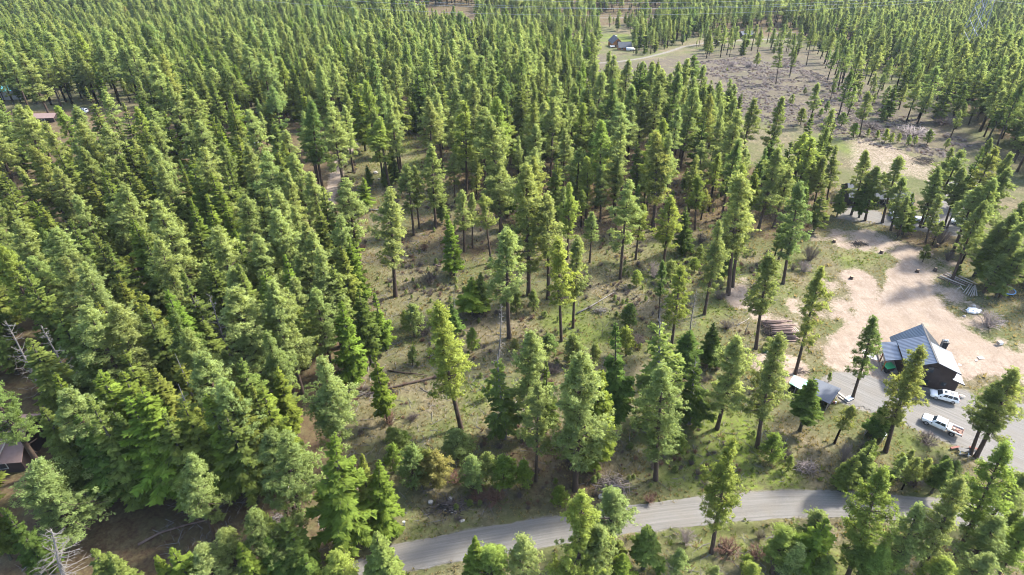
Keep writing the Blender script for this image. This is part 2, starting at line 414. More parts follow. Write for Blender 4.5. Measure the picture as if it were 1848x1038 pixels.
# ------------------------------------------------------------------ ground sheet
def build_ground():
    ys = [-1500, -500, -150, -60, -20, 5]
    y = 20.0
    while y < 800:
        ys.append(y); y += 0.55 + max(0, y - 60) * 0.006
    ys += [820, 850, 880, 910, 960, 1150, 1500, 2200, 3500, 6500]
    ys = np.array(ys)
    u = np.linspace(-1, 1, 300)
    rows = []
    for yy in ys:
        w = 0.92 * max(abs(yy), 30) + 40
        xs = np.concatenate([[-6500, -2500, -1000 - w * .1], u * w, [1000 + w * .1, 2500, 6500]]) if w < 950 else np.linspace(-6500, 6500, 306)
        rows.append(np.stack([xs, np.full(306, yy)], 1))
    P = np.concatenate(rows)
    dirt, green, duff, grav, brush = masks(P)
    z = relief(P, grav)
    nr, nc = len(ys), 306
    i = np.arange(nr - 1)[:, None] * nc + np.arange(nc - 1)[None]
    Fq = np.stack([i, i + 1, i + nc + 1, i + nc], -1).reshape(-1, 4)
    me = bpy.data.meshes.new('ground')
    me.vertices.add(len(P)); me.vertices.foreach_set('co', np.column_stack([P, z]).ravel())
    me.loops.add(Fq.size); me.loops.foreach_set('vertex_index', Fq.ravel().astype(np.int32))
    me.polygons.add(len(Fq)); me.polygons.foreach_set('loop_start', (np.arange(len(Fq)) * 4).astype(np.int32))
    me.update(calc_edges=True)
    me.polygons.foreach_set('use_smooth', np.ones(len(Fq), bool))
    for nm, a in (('dirt', dirt), ('green', green), ('duff', duff), ('gravel', grav), ('brush', brush)):
        me.attributes.new(nm, 'FLOAT', 'POINT').data.foreach_set('value', a.astype(np.float32))
    m = bpy.data.materials.new('open_woodland_ground')
    m.use_nodes = True
    nt = m.node_tree
    N, L = nt.nodes, nt.links
    b = N['Principled BSDF']
    b.inputs['Roughness'].default_value = 0.95
    b.inputs['Specular IOR Level'].default_value = 0.1
    tc = N.new('ShaderNodeTexCoord')
    def noise(scale, det=6, rough=0.6):
        n = N.new('ShaderNodeTexNoise'); n.inputs['Scale'].default_value = scale; n.inputs['Detail'].default_value = det
        n.inputs['Roughness'].default_value = rough
        L.new(tc.outputs['Object'], n.inputs['Vector'])
        return n.outputs['Fac']
    def rng_(src, a, b_, lo=0.0, hi=1.0):
        r = N.new('ShaderNodeMapRange'); r.inputs['From Min'].default_value = a; r.inputs['From Max'].default_value = b_
        r.inputs['To Min'].default_value = lo; r.inputs['To Max'].default_value = hi
        L.new(src, r.inputs['Value']); return r.outputs[0]
    def mix(fac, a, b_):
        x = N.new('ShaderNodeMix'); x.data_type = 'RGBA'
        L.new(fac, x.inputs[0])
        for s, i in ((a, 6), (b_, 7)):
            if isinstance(s, tuple): x.inputs[i].default_value = (*s, 1)
            else: L.new(s, x.inputs[i])
        return x.outputs[2]
    def attr(nm):
        a = N.new('ShaderNodeAttribute'); a.attribute_name = nm; return a.outputs['Fac']
    def math_(op, a, b_):
        x = N.new('ShaderNodeMath'); x.operation = op; x.use_clamp = True
        for s, i in ((a, 0), (b_, 1)):
            if isinstance(s, (int, float)): x.inputs[i].default_value = s
            else: L.new(s, x.inputs[i])
        return x.outputs[0]
    nbig, nmid, nfine, ntiny = noise(0.05), noise(0.35), noise(1.6, 8, 0.7), noise(7.0, 4, 0.7)
    col = mix(rng_(nmid, 0.35, 0.65), (0.128, 0.104, 0.06), (0.075, 0.066, 0.036))
    col = mix(rng_(nfine, 0.5, 0.68), col, (0.195, 0.16, 0.104))
    col = mix(rng_(nbig, 0.4, 0.58, 0, 0.65), col, (0.066, 0.082, 0.022))
    gf = math_('MULTIPLY', attr('green'), rng_(nfine, 0.30, 0.62))
    col = mix(gf, col, mix(rng_(nmid, 0.4, 0.6), (0.118, 0.155, 0.02), (0.078, 0.098, 0.022)))
    df = math_('MULTIPLY', attr('duff'), rng_(nmid, 0.2, 0.55))
    col = mix(df, col, mix(rng_(nfine, 0.4, 0.65), (0.07, 0.045, 0.028), (0.105, 0.08, 0.04)))
    bf = math_('MULTIPLY', attr('brush'), rng_(nmid, 0.28, 0.56))
    col = mix(bf, col, mix(rng_(nfine, 0.4, 0.62), (0.07, 0.054, 0.043), (0.092, 0.078, 0.05)))
    dsum = math_('ADD', math_('ADD', attr('dirt'), rng_(nfine, 0.2, 0.8, -0.34, 0.34)), rng_(ntiny, 0.25, 0.75, -0.12, 0.12))
    dirtc = mix(rng_(nmid, 0.38, 0.66), (0.255, 0.2, 0.153), (0.19, 0.142, 0.104))
    dirtc = mix(rng_(nfine, 0.48, 0.7, 0, 0.7), dirtc, (0.285, 0.238, 0.19))
    tm = N.new('ShaderNodeMapping'); tm.inputs['Rotation'].default_value = (0, 0, 0.5); tm.inputs['Scale'].default_value = (2.2, 0.09, 1)
    L.new(tc.outputs['Object'], tm.inputs['Vector'])
    tn = N.new('ShaderNodeTexNoise'); tn.inputs['Scale'].default_value = 1.0; tn.inputs['Detail'].default_value = 4; L.new(tm.outputs[0], tn.inputs['Vector'])
    dirtc = mix(rng_(tn.outputs['Fac'], 0.5, 0.66, 0, 0.65), dirtc, (0.20, 0.152, 0.115))      # wheel ruts
    dirtc = mix(rng_(nbig, 0.52, 0.66, 0, 0.6), dirtc, (0.215, 0.165, 0.12))
    col = mix(rng_(dsum, 0.38, 0.70), col, dirtc)
    gsum = math_('ADD', attr('gravel'), rng_(nfine, 0.2, 0.8, -0.3, 0.3))
    col = mix(rng_(gsum, 0.35, 0.75), col, mix(rng_(ntiny, 0.35, 0.65), (0.135, 0.122, 0.104), (0.175, 0.158, 0.134)))
    hv = N.new('ShaderNodeHueSaturation')
    L.new(rng_(ntiny, 0.25, 0.75, 0.72, 1.26), hv.inputs['Value']); L.new(col, hv.inputs['Color'])
    L.new(hv.outputs[0], b.inputs['Base Color'])
    bp = N.new('ShaderNodeBump'); bp.inputs['Strength'].default_value = 0.75; bp.inputs['Distance'].default_value = 0.25
    L.new(math_('ADD', nfine, ntiny), bp.inputs['Height']); L.new(bp.outputs[0], b.inputs['Normal'])
    me.materials.append(m)
    tag(link(bpy.data.objects.new('ground', me)), kind='structure')
build_ground()

# ------------------------------------------------------------------ gravel sheets: road and drive
def gravel_mat():
    m = mat('road_gravel', (0.27, 0.25, 0.225), 0.95, spec=0.15)
    nt = m.node_tree; N, L = nt.nodes, nt.links
    b = N['Principled BSDF']
    tc = N.new('ShaderNodeTexCoord')
    def noise(vec, sc, det=5):
        n = N.new('ShaderNodeTexNoise'); n.inputs['Scale'].default_value = sc; n.inputs['Detail'].default_value = det
        L.new(vec, n.inputs['Vector']); return n.outputs['Fac']
    def rg(src, a, b_, lo, hi):
        r = N.new('ShaderNodeMapRange')
        for k, v in (('From Min', a), ('From Max', b_), ('To Min', lo), ('To Max', hi)): r.inputs[k].default_value = v
        L.new(src, r.inputs['Value']); return r.outputs[0]
    # faint wheel tracks run along the sheet: its UV holds (across, along)
    mp = N.new('ShaderNodeMapping'); mp.inputs['Scale'].default_value = (3.4, 0.06, 1)
    L.new(tc.outputs['UV'], mp.inputs['Vector'])
    tr = noise(mp.outputs[0], 1.0, 3)
    big, fine = noise(tc.outputs['Object'], 0.3), noise(tc.outputs['Object'], 9.0, 3)
    def mix(f, a, b_):
        x = N.new('ShaderNodeMix'); x.data_type = 'RGBA'; L.new(f, x.inputs[0])
        for s, i in ((a, 6), (b_, 7)):
            if isinstance(s, tuple): x.inputs[i].default_value = (*s, 1)
            else: L.new(s, x.inputs[i])
        return x.outputs[2]
    c = mix(rg(tr, 0.36, 0.64, 0, 1), (0.118, 0.11, 0.098), (0.16, 0.15, 0.136))
    c = mix(rg(big, 0.4, 0.7, 0, 0.5), c, (0.14, 0.123, 0.1))
    hv = N.new('ShaderNodeHueSaturation'); L.new(rg(fine, 0.25, 0.75, 0.78, 1.2), hv.inputs['Value']); L.new(c, hv.inputs['Color'])
    L.new(hv.outputs[0], b.inputs['Base Color'])
    bp = N.new('ShaderNodeBump'); bp.inputs['Strength'].default_value = 0.5; bp.inputs['Distance'].default_value = 0.05
    L.new(fine, bp.inputs['Height']); L.new(bp.outputs[0], b.inputs['Normal'])
    return m
M['gravel'] = gravel_mat()

def resample(line, step):
    d = np.r_[0, np.cumsum(np.hypot(*np.diff(line, axis=0).T))]
    s = np.arange(0, d[-1], step)
    # smooth: average of the linear track
    q = np.stack([np.interp(s, d, line[:, 0]), np.interp(s, d, line[:, 1])], 1)
    k = np.ones(9) / 9
    qp = np.pad(q, ((4, 4), (0, 0)), mode='edge')
    return np.stack([np.convolve(qp[:, i], k, 'valid') for i in (0, 1)], 1), s

def strip(name, line, hw, lift=0.03, m=None, step=0.7):
    q, s = resample(line, step)
    t = np.gradient(q, axis=0); t /= np.linalg.norm(t, axis=1)[:, None] + 1e-9
    n = np.stack([-t[:, 1], t[:, 0]], 1)
    V, uv, nc = [], [], 9
    for i in range(len(q)):
        wl = hw + 0.5 * (vnoise(s[i], 0, 2.2, 3) - 0.5) + 0.35 * (vnoise(s[i], 3, 0.8, 4) - 0.5)
        wr = hw + 0.5 * (vnoise(s[i], 9, 2.2, 5) - 0.5) + 0.35 * (vnoise(s[i], 13, 0.8, 6) - 0.5)
        for j in range(nc):
            f = j / (nc - 1)
            o = -wl + f * (wl + wr)
            p = q[i] + n[i] * o
            crown = 0.06 * (1 - (2 * f - 1) ** 2)
            V.append((p[0], p[1], float(terrain(p[0], p[1])) + lift + crown - 0.05 * (f in (0, 1)))); uv.append((o, s[i]))
    Fc = [(i * nc + j, i * nc + j + 1, (i + 1) * nc + j + 1, (i + 1) * nc + j) for i in range(len(q) - 1) for j in range(nc - 1)]
    me = mesh_from(name, V, Fc, m or M['gravel'], smooth=True)
    ul = me.uv_layers.new(name='UVMap')
    li = np.zeros(len(me.loops), np.int32); me.loops.foreach_get('vertex_index', li)
    ul.data.foreach_set('uv', np.array(uv)[li].ravel())
    return tag(link(bpy.data.objects.new(name, me)), kind='structure')
strip('gravel_road', ROAD, ROAD_HW)

def sheet(name, poly, lift, m, wob=0.5, step=0.8):
    """A sheet over a ground polygon with a ragged outline that follows the land."""
    lo, hi = poly.min(0) - 2, poly.max(0) + 2
    xs, ys = np.arange(lo[0], hi[0], step), np.arange(lo[1], hi[1], step)
    X, Y = np.meshgrid(xs, ys)
    P = np.stack([X.ravel(), Y.ravel()], 1)
    d = signed(P, poly) + wob * ((vnoise(P[:, 0], P[:, 1], 3.0, 11) - 0.5) * 2 + (vnoise(P[:, 0], P[:, 1], 1.1, 12) - 0.5))
    keep = d > 0
    z = terrain(P[:, 0], P[:, 1]) + lift - 0.04 * np.clip(1 - d / 0.8, 0, 1)
    nx = len(xs); Fc = []
    K = keep.reshape(X.shape)
    full = K[:-1, :-1] & K[1:, :-1] & K[:-1, 1:] & K[1:, 1:]
    for r, c in np.argwhere(full):
        i = r * nx + c
        Fc.append((i, i + 1, i + nx + 1, i + nx))
    used = np.unique(np.array(Fc)); remap = {int(u): k for k, u in enumerate(used)}
    me = mesh_from(name, np.column_stack([P, z])[used], [tuple(remap[i] for i in f) for f in Fc], m, smooth=True)
    ul = me.uv_layers.new(name='UVMap')
    li = np.zeros(len(me.loops), np.int32); me.loops.foreach_get('vertex_index', li)
    a = 0.72
    uvp = np.stack([P[used] @ (-math.sin(a), -math.cos(a)) * 1.0, P[used] @ (math.cos(a), -math.sin(a))], 1)
    ul.data.foreach_set('uv', uvp[li].ravel())
    return tag(link(bpy.data.objects.new(name, me)), kind='structure')
sheet('gravel_driveway', DRIVE, 0.02, M['gravel'])
sheet('gravel_parking_lot', LOT, 0.03, M['gravel'], 0.8, 1.2)

# ------------------------------------------------------------------ tree prototypes (mesh data shared by the individuals)
def unit(a):
    return a / (np.linalg.norm(a, axis=-1, keepdims=True) + 1e-9)

def leaf_mesh(name, A, B, Cc, Nrm, tuft, material):
    """Triangles A-B-C with soft normals and one value per tuft."""
    n = len(A)
    g = np.cross(B - A, Cc - A)
    flip = (g * Nrm).sum(1) < 0
    B2 = np.where(flip[:, None], Cc, B); C2 = np.where(flip[:, None], B, Cc)
    V = np.stack([A, B2, C2], 1).reshape(-1, 3)
    me = bpy.data.meshes.new(name)
    me.vertices.add(3 * n); me.vertices.foreach_set('co', V.ravel())
    me.loops.add(3 * n); me.loops.foreach_set('vertex_index', np.arange(3 * n, dtype=np.int32))
    me.polygons.add(n); me.polygons.foreach_set('loop_start', (np.arange(n) * 3).astype(np.int32))
    me.update(calc_edges=True)
    me.polygons.foreach_set('use_smooth', np.ones(n, bool))
    me.attributes.new('tuft', 'FLOAT', 'POINT').data.foreach_set('value', np.repeat(tuft, 3).astype(np.float32))
    me.normals_split_custom_set_from_vertices([tuple(v) for v in np.repeat(unit(Nrm), 3, 0)])
    me.materials.append(material)
    return me

def tufts_to_tris(r, cen, out, rad, K, wid, up=0.55):
    """K needles fanned from every tuft centre; out = the way the tuft points."""
    n = len(cen)
    d = unit(r.normal(size=(n, K, 3)) + out[:, None] * 0.75 + np.array([0, 0, 0.25]))
    L = rad[:, None, None] * r.uniform(0.7, 1.15, (n, K, 1))
    tip = cen[:, None] + d * L
    side = unit(np.cross(d, r.normal(size=(n, K, 3)))) * (rad[:, None, None] * wid)
    base = cen[:, None] + d * L * 0.12
    alt = (np.arange(K) % 3 == 0)[None, :, None]
    A = np.where(alt, base, tip); Bm = np.where(alt, tip, base + d * L * 0.2)
    Nrm = unit(d * 0.8 + out[:, None] * 0.45 + np.array([0, 0, up]))
    tv = np.repeat(np.clip(r.normal(0.5, 0.22, n), 0, 1), K)
    sh = (-1, 3)
    return A.reshape(sh), (Bm + side).reshape(sh), (Bm - side).reshape(sh), Nrm.reshape(sh), tv

def trunk_axis(r, H, bend):
    a, b = r.uniform(0, 6.28), r.uniform(0, 6.28)
    k1, k2 = r.uniform(0.3, 1) * bend, r.uniform(0.2, 0.7) * bend
    return lambda z: np.stack([k1 * np.sin(z / H * 3.1 + a) - k1 * np.sin(a) + 0 * z, k2 * np.sin(z / H * 4.3 + b) - k2 * np.sin(b) + 0 * z, z], -1)

def wood_mesh(name, tubes, material):
    mb = MB()
    for pts, rad, n in tubes:
        mb.tube(pts, rad, n, cap=False)
    return mesh_from(name, mb.v, mb.f, material, smooth=True)

def make_pine(seed, H=28.0, cb=0.35, Rm=3.4, nb=105, dens=1.0, K=13, gap=0.12, trad=0.33, tsize=1.0, wide_low=0.5, lean_side=0.0):
    """Ponderosa pine: straight bole, open rounded crown of needle puffs at the ends of up-curved limbs."""
    r = np.random.default_rng(seed)
    ax = trunk_axis(r, H, 0.35)
    zs = np.linspace(-0.6, H * 0.985, 12)
    fl = np.where(zs < 0.6, 1.25, 1.0)
    tubes = [(ax(zs), trad * (1 - np.clip(zs, 0, H) / H) ** 0.75 * fl + 0.03, 8)]
    cen, out, rad = [], [], []
    ts = np.sort(r.uniform(0, 1, nb) ** 0.92)
    az = r.uniform(0, 6.28)
    gz = r.uniform(0.1, 0.8, 3); ga = r.uniform(0, 6.28, 3); lob = r.uniform(0, 6.28, 3)
    for i, t in enumerate(ts):
        az += 2.4 + r.normal(0, 0.5)
        z0 = H * cb + t * (H * (1 - cb) - 0.9)
        prof = min(1.0, wide_low + 1.7 * t) * (1 - t ** 1.45) ** 0.85 + 0.09
        L = Rm * prof * r.uniform(0.5, 1.2) * (1 + lean_side * math.cos(az)) * (1 + 0.28 * math.sin(2 * az + lob[0]) * math.sin(7 * t + lob[1]) + 0.15 * math.sin(11 * t + lob[2]))
        if any(abs(t - g) < gap and math.cos(az - a) > 0.3 for g, a in zip(gz, ga)):
            L *= 0.5
        el = math.radians(-14 + 60 * t ** 1.3 + r.normal(0, 9))
        d = np.array([math.cos(az) * math.cos(el), math.sin(az) * math.cos(el), math.sin(el)])
        b0 = ax(np.array([z0]))[0]
        s = np.linspace(0, 1, 5)[:, None]
        path = b0 + d * L * s + np.array([0, 0, 1]) * (0.16 * L * s ** 2)
        if L > 0.7:
            tubes.append((path[:4 if L < 2 else 5], np.linspace(0.07 + 0.012 * L, 0.02, 4 if L < 2 else 5), 3))
        m = max(2, int((1.6 + L * 1.75) * dens))                    # boughs end in separate clumps of puffs
        qc = r.uniform(0.30 if t > .25 else 0.45, 1.03, m) ** 0.75
        per = r.integers(4, 9, m)
        n = int(per.sum())
        q = np.repeat(qc, per)
        lat = np.cross(d, [0, 0, 1]); lat /= np.linalg.norm(lat)
        side_ = np.repeat(r.normal(0, 0.24, m) * L * np.sqrt(qc), per)
        lift_ = np.repeat(r.normal(0.05, 0.16, m), per)
        p = b0 + d * L * q[:, None] + np.array([0, 0, 1]) * (0.16 * L * q ** 2 + lift_)[:, None] + lat * side_[:, None]
        p = p + r.normal(0, 0.25, (n, 3)) * np.array([1, 1, 0.6])
        o = unit(d + np.array([0, 0, 0.5]) + r.normal(0, 0.35, (n, 3)))
        cen.append(p); out.append(o); rad.append(r.uniform(0.25, 0.45, n) * tsize)
    n = int(20 * dens)
    cen.append(ax(np.full(n, H - 0.3)) + r.normal(0, 0.28, (n, 3)) * np.array([1, 1, 1.3])); out.append(np.tile([0, 0, 1.0], (n, 1))); rad.append(r.uniform(0.3, 0.45, n) * tsize)
    # a few dead stubs under the crown
    for i in range(9):
        z0 = H * cb * r.uniform(0.45, 1.0); a = r.uniform(0, 6.28); L = r.uniform(0.4, 1.4)
        b0 = ax(np.array([z0]))[0]
        tubes.append(([b0, b0 + np.array([math.cos(a), math.sin(a), -0.15]) * L], [0.04, 0.015], 3))
    cen, out, rad = np.concatenate(cen), np.concatenate(out), np.concatenate(rad)
    A, B, Cc, Nn, tv = tufts_to_tris(r, cen, out, rad, K, 0.17)
    return wood_mesh('pine_trunk', tubes, M['bark']), leaf_mesh('pine_crown', A, B, Cc, Nn, tv, M['pine'])

def make_fir(seed, H=26.0, cb=0.12, Rm=3.3, nb=150, dens=1.0, deadtop=False, trad=0.30, power=0.85, ragged=0.0):
    """Douglas fir: pointed cone of drooping flat sprays."""
    r = np.random.default_rng(seed)
    ax = trunk_axis(r, H, 0.25)
    zs = np.linspace(-0.6, H, 12)
    tubes = [(ax(zs), trad * (1 - np.clip(zs, 0, H) / H) ** 0.8 * np.where(zs < 0.6, 1.25, 1) + 0.02, 8)]
    As, Bs, Cs, Ns, Tv = [], [], [], [], []
    lob = r.uniform(0, 6.28, 2)
    ts = np.sort(r.uniform(0, 1, nb) ** 1.05)
    az = r.uniform(0, 6.28)
    for i, t in enumerate(ts):
        az += 2.4 + r.normal(0, 0.45)
        z0 = H * cb + t * (H * (1 - cb) - 0.35)
        L = Rm * (1 - t) ** power * min(1, 0.62 + 2.2 * t) * r.uniform(0.58 - ragged * 0.35, 1.25 + ragged * 0.35) * (1 + 0.16 * math.sin(9 * t + lob[0]) * math.cos(az + lob[1])) + 0.22
        el = math.radians(-16 + 52 * t ** 1.6 + r.normal(0, 6))
        d = np.array([math.cos(az) * math.cos(el), math.sin(az) * math.cos(el), math.sin(el)])
        b0 = ax(np.array([z0]))[0]
        lat = np.cross(d, [0, 0, 1.0]); lat /= np.linalg.norm(lat)
        bend = lambda s: np.array([0, 0, 1.0]) * ((-0.22 * s + 0.26 * s ** 2) * L)[:, None]
        s = np.linspace(0, 1, 4)
        if L > 0.8:
            tubes.append((b0 + d * L * s[:, None] + bend(s), np.linspace(0.05 + 0.008 * L, 0.015, 4), 3))
        if deadtop and t > 0.86:
            continue
        n = max(4, int((5 + L * 6.5) * dens))
        q = np.sort(r.uniform(0.16, 1.0, n))
        tvb = np.clip(r.normal(0.5, 0.2), 0, 1)
        for sg in (-1, 1, 0):
            p = b0 + d * L * q[:, None] + bend(q)
            tl = ((0.16 + 0.36 * (1 - q) * min(1, 1.6 / L) + 0.14) * L * 0.75 + 0.16) * r.uniform(0.7, 1.2, n)
            if sg == 0:
                dr = unit(d * 0.9 + np.array([0, 0, 0.12]) + r.normal(0, 0.22, (n, 3))); tl = tl * 0.7
            else:
                dr = unit(d * 0.72 + lat * sg * 0.85 + np.array([0, 0, -0.18]) + r.normal(0, 0.16, (n, 3)))
            Nn = unit(np.array([0, 0, 1.0]) * 0.8 + d * 0.55 + dr * 0.35 + r.normal(0, 0.22, (n, 3)))
            wv = unit(np.cross(dr, np.array([0, 0, 1.0]) + r.normal(0, 0.45, (n, 3))))
            tip = p + dr * tl[:, None]
            w = np.clip(tl * 0.30, 0.10, 0.24)[:, None]
            mid = p + dr * (tl * 0.32)[:, None]
            tv = np.clip(tvb + r.normal(0, 0.13, n), 0, 1)
            for a_, b_, c_ in ((tip, mid + wv * w, mid - wv * w), (p, mid - wv * w, mid + wv * w)):
                As.append(a_); Bs.append(b_); Cs.append(c_); Ns.append(Nn); Tv.append(tv)
            # secondary sprig hanging off the middle
            dr2 = unit(dr + d * 0.5 + r.normal(0, 0.35, (n, 3)) + np.array([0, 0, -0.25]))
            t2 = mid + dr2 * (tl * 0.6)[:, None]
            w2 = unit(np.cross(dr2, r.normal(0, 1, (n, 3)) + np.array([0, 0, 1.0]))) * w * 0.8
            As.append(t2); Bs.append(mid + w2); Cs.append(mid - w2); Ns.append(Nn); Tv.append(tv)
    for i in range(12):
        z0 = H * cb * r.uniform(0.3, 1.0); a = r.uniform(0, 6.28); L = r.uniform(0.5, 1.8)
        b0 = ax(np.array([z0]))[0]
        tubes.append(([b0, b0 + np.array([math.cos(a), math.sin(a), -0.2]) * L], [0.035, 0.012], 3))
    c = np.concatenate
    return wood_mesh('fir_trunk', tubes, M['bark_fir'] if not deadtop else M['deadwood']), leaf_mesh('fir_crown', c(As), c(Bs), c(Cs), c(Ns), c(Tv), M['fir'])

def make_young(seed, H=6.0, Rm=1.35):
    """Young ponderosa: short bole, full egg-shaped crown."""
    r = np.random.default_rng(seed)
    ax = trunk_axis(r, H, 0.12)
    zs = np.linspace(-0.3, H * 0.97, 7)
    tubes = [(ax(zs), 0.10 * (1 - np.clip(zs, 0, H) / H) ** 0.8 + 0.015, 6)]
    cen, out, rad = [], [], []
    az = 0
    for t in np.sort(r.uniform(0, 1, 46)):
        az += 2.4 + r.normal(0, 0.4)
        z0 = H * (0.20 + 0.74 * t)
        L = Rm * (min(1, 0.6 + 1.6 * t) * (1 - t ** 1.7) ** 0.8 + 0.12) * r.uniform(0.7, 1.12)
        el = math.radians(4 + 45 * t + r.normal(0, 8))
        d = np.array([math.cos(az) * math.cos(el), math.sin(az) * math.cos(el), math.sin(el)])
        b0 = ax(np.array([z0]))[0]
        tubes.append(([b0, b0 + d * L], [0.025, 0.01], 3))
        n = int(5 + L * 7)
        q = r.uniform(0.3, 1.0, n)
        cen.append(b0 + d * L * q[:, None] + r.normal(0, 0.12, (n, 3))); out.append(unit(d + np.array([0, 0, 0.5]) + r.normal(0, 0.3, (n, 3)))); rad.append(r.uniform(0.22, 0.38, n))
    cen, out, rad = np.concatenate(cen), np.concatenate(out), np.concatenate(rad)
    A, B, Cc, Nn, tv = tufts_to_tris(r, cen, out, rad, 11, 0.16)
    return wood_mesh('young_trunk', tubes, M['bark']), leaf_mesh('young_crown', A, B, Cc, Nn, tv, M['young'])

def make_snag(seed, H=18.0, nb=46, Rm=2.2):
    r = np.random.default_rng(seed)
    ax = trunk_axis(r, H, 0.4)
    zs = np.linspace(-0.5, H, 10)
    trunk = [(ax(zs), 0.24 * (1 - np.clip(zs, 0, H) / H) ** 0.8 + 0.02, 7)]
    limbs = []
    az = 0
    for t in np.sort(r.uniform(0.25, 0.98, nb)):
        az += 2.4 + r.normal(0, 0.5)
        L = Rm * (1.1 - t) * r.uniform(0.4, 1.3) + 0.3
        el = math.radians(-8 + 35 * t + r.normal(0, 14))
        d = np.array([math.cos(az) * math.cos(el), math.sin(az) * math.cos(el), math.sin(el)])
        b0 = ax(np.array([t * H]))[0]
        mid = b0 + d * L * 0.55 + np.array([0, 0, -0.1 * L]) + r.normal(0, 0.06, 3)
        end = b0 + d * L + np.array([0, 0, 0.08 * L])
        limbs.append(([b0, mid, end], [0.06, 0.04, 0.015], 3))
        for k in range(3):
            f = r.uniform(0.05, 0.85); p = mid + (end - mid) * f
            limbs.append(([p, p + unit(d + r.normal(0, 0.7, 3)) * L * 0.35], [0.025, 0.01], 3))
    return wood_mesh('snag_trunk', trunk, M['deadwood']), wood_mesh('snag_branches', limbs, M['deadwood'])

def make_shrub(seed, H=2.2, W=1.6, n=60, m='twig'):
    """Leafless bush: many thin stems that fan from the ground and fork."""
    r = np.random.default_rng(seed)
    tubes = []
    for i in range(n):
        a = r.uniform(0, 6.28); f = r.uniform(0.1, 1) ** 0.6
        b = np.array([math.cos(a), math.sin(a), 0]) * 0.18 * f
        e = np.array([math.cos(a) * W * f * 0.5, math.sin(a) * W * f * 0.5, H * (1.08 - 0.5 * f * f) * r.uniform(0.7, 1.05)])
        mid = b + (e - b) * 0.5 + np.array([0, 0, 0.10 * H]) + r.normal(0, 0.07, 3)
        tubes.append(([b, mid, e], [0.022, 0.016, 0.006], 3))
        for k in range(5):
            p = mid + (e - mid) * r.uniform(0, 0.9)
            tubes.append(([p, p + unit(e - b + r.normal(0, 0.9, 3)) * r.uniform(0.2, 0.5) * H * 0.55], [0.014, 0.006], 3))
    return wood_mesh('shrub_stems', tubes, M[m])

PINES = [make_pine(11, cb=0.30, Rm=3.5), make_pine(12, cb=0.40, Rm=3.3, gap=0.14), make_pine(13, cb=0.48, Rm=3.1, nb=90), make_pine(14, cb=0.35, Rm=3.0, nb=95, wide_low=0.7),
         make_pine(15, cb=0.25, Rm=3.7, nb=120), make_pine(16, cb=0.55, Rm=3.4, nb=80, gap=0.16), make_pine(17, cb=0.33, Rm=2.6, nb=100, wide_low=0.8), make_pine(18, cb=0.42, Rm=3.6, nb=85, gap=0.2, lean_side=0.2), make_pine(19, cb=0.36, Rm=3.9, nb=80, gap=0.18, lean_side=-0.25),
         make_pine(101, cb=0.28, Rm=3.1, nb=110, wide_low=0.9), make_pine(102, cb=0.45, Rm=2.5, nb=85, wide_low=0.8), make_pine(103, cb=0.22, Rm=4.1, nb=115, gap=0.15)]
PCB = [0.30, 0.40, 0.48, 0.35, 0.25, 0.55, 0.33, 0.42, 0.36, 0.28, 0.45, 0.22]
FIRS = [make_fir(21), make_fir(22, cb=0.2, Rm=3.0), make_fir(23, cb=0.08, Rm=3.6, nb=165), make_fir(24, cb=0.28, Rm=2.7, nb=125), make_fir(25, cb=0.15, Rm=3.1, power=0.7), make_fir(26, cb=0.18, Rm=3.3, ragged=0.6, nb=115),
        make_fir(27, cb=0.1, Rm=3.3, deadtop=True, ragged=0.7, nb=110, dens=0.75), make_fir(28, cb=0.12, Rm=2.5, nb=140), make_fir(29, cb=0.22, Rm=3.9, nb=120, ragged=0.4), make_fir(30, cb=0.1, Rm=3.4, power=1.05, nb=150)]
YOUNGS = [make_young(31), make_young(32, Rm=1.15), make_young(33, Rm=1.55), make_young(34, H=6, Rm=1.3)]
SNAGS = [make_snag(41), make_snag(42, Rm=1.6), make_snag(43, Rm=3.0, nb=60)]
SHRUBS = [make_shrub(51), make_shrub(52, W=2.2, H=1.9, n=75), make_shrub(53, W=1.4, H=1.6, n=45, m='twig_red'), make_shrub(54, W=1.9, H=1.5, n=60, m='sage')]

TONE = {  # tint on the leaf colour, word for the label
    'n': ((1.0, 1.0, 1.0), 'mid-green'), 'p': ((1.17, 1.15, 1.22), 'pale green'), 'y': ((1.10, 1.12, 0.80), 'yellow-green'), 'd': ((0.66, 0.76, 0.70), 'dark green'),
    'b': ((0.98, 1.04, 1.12), 'blue-green'), 'g': ((1.0, 1.13, 0.74), 'bright green'), 'o': ((1.25, 0.92, 0.9), 'rust-orange'), 'k': ((1.12, 1.02, 0.90), 'olive green')}

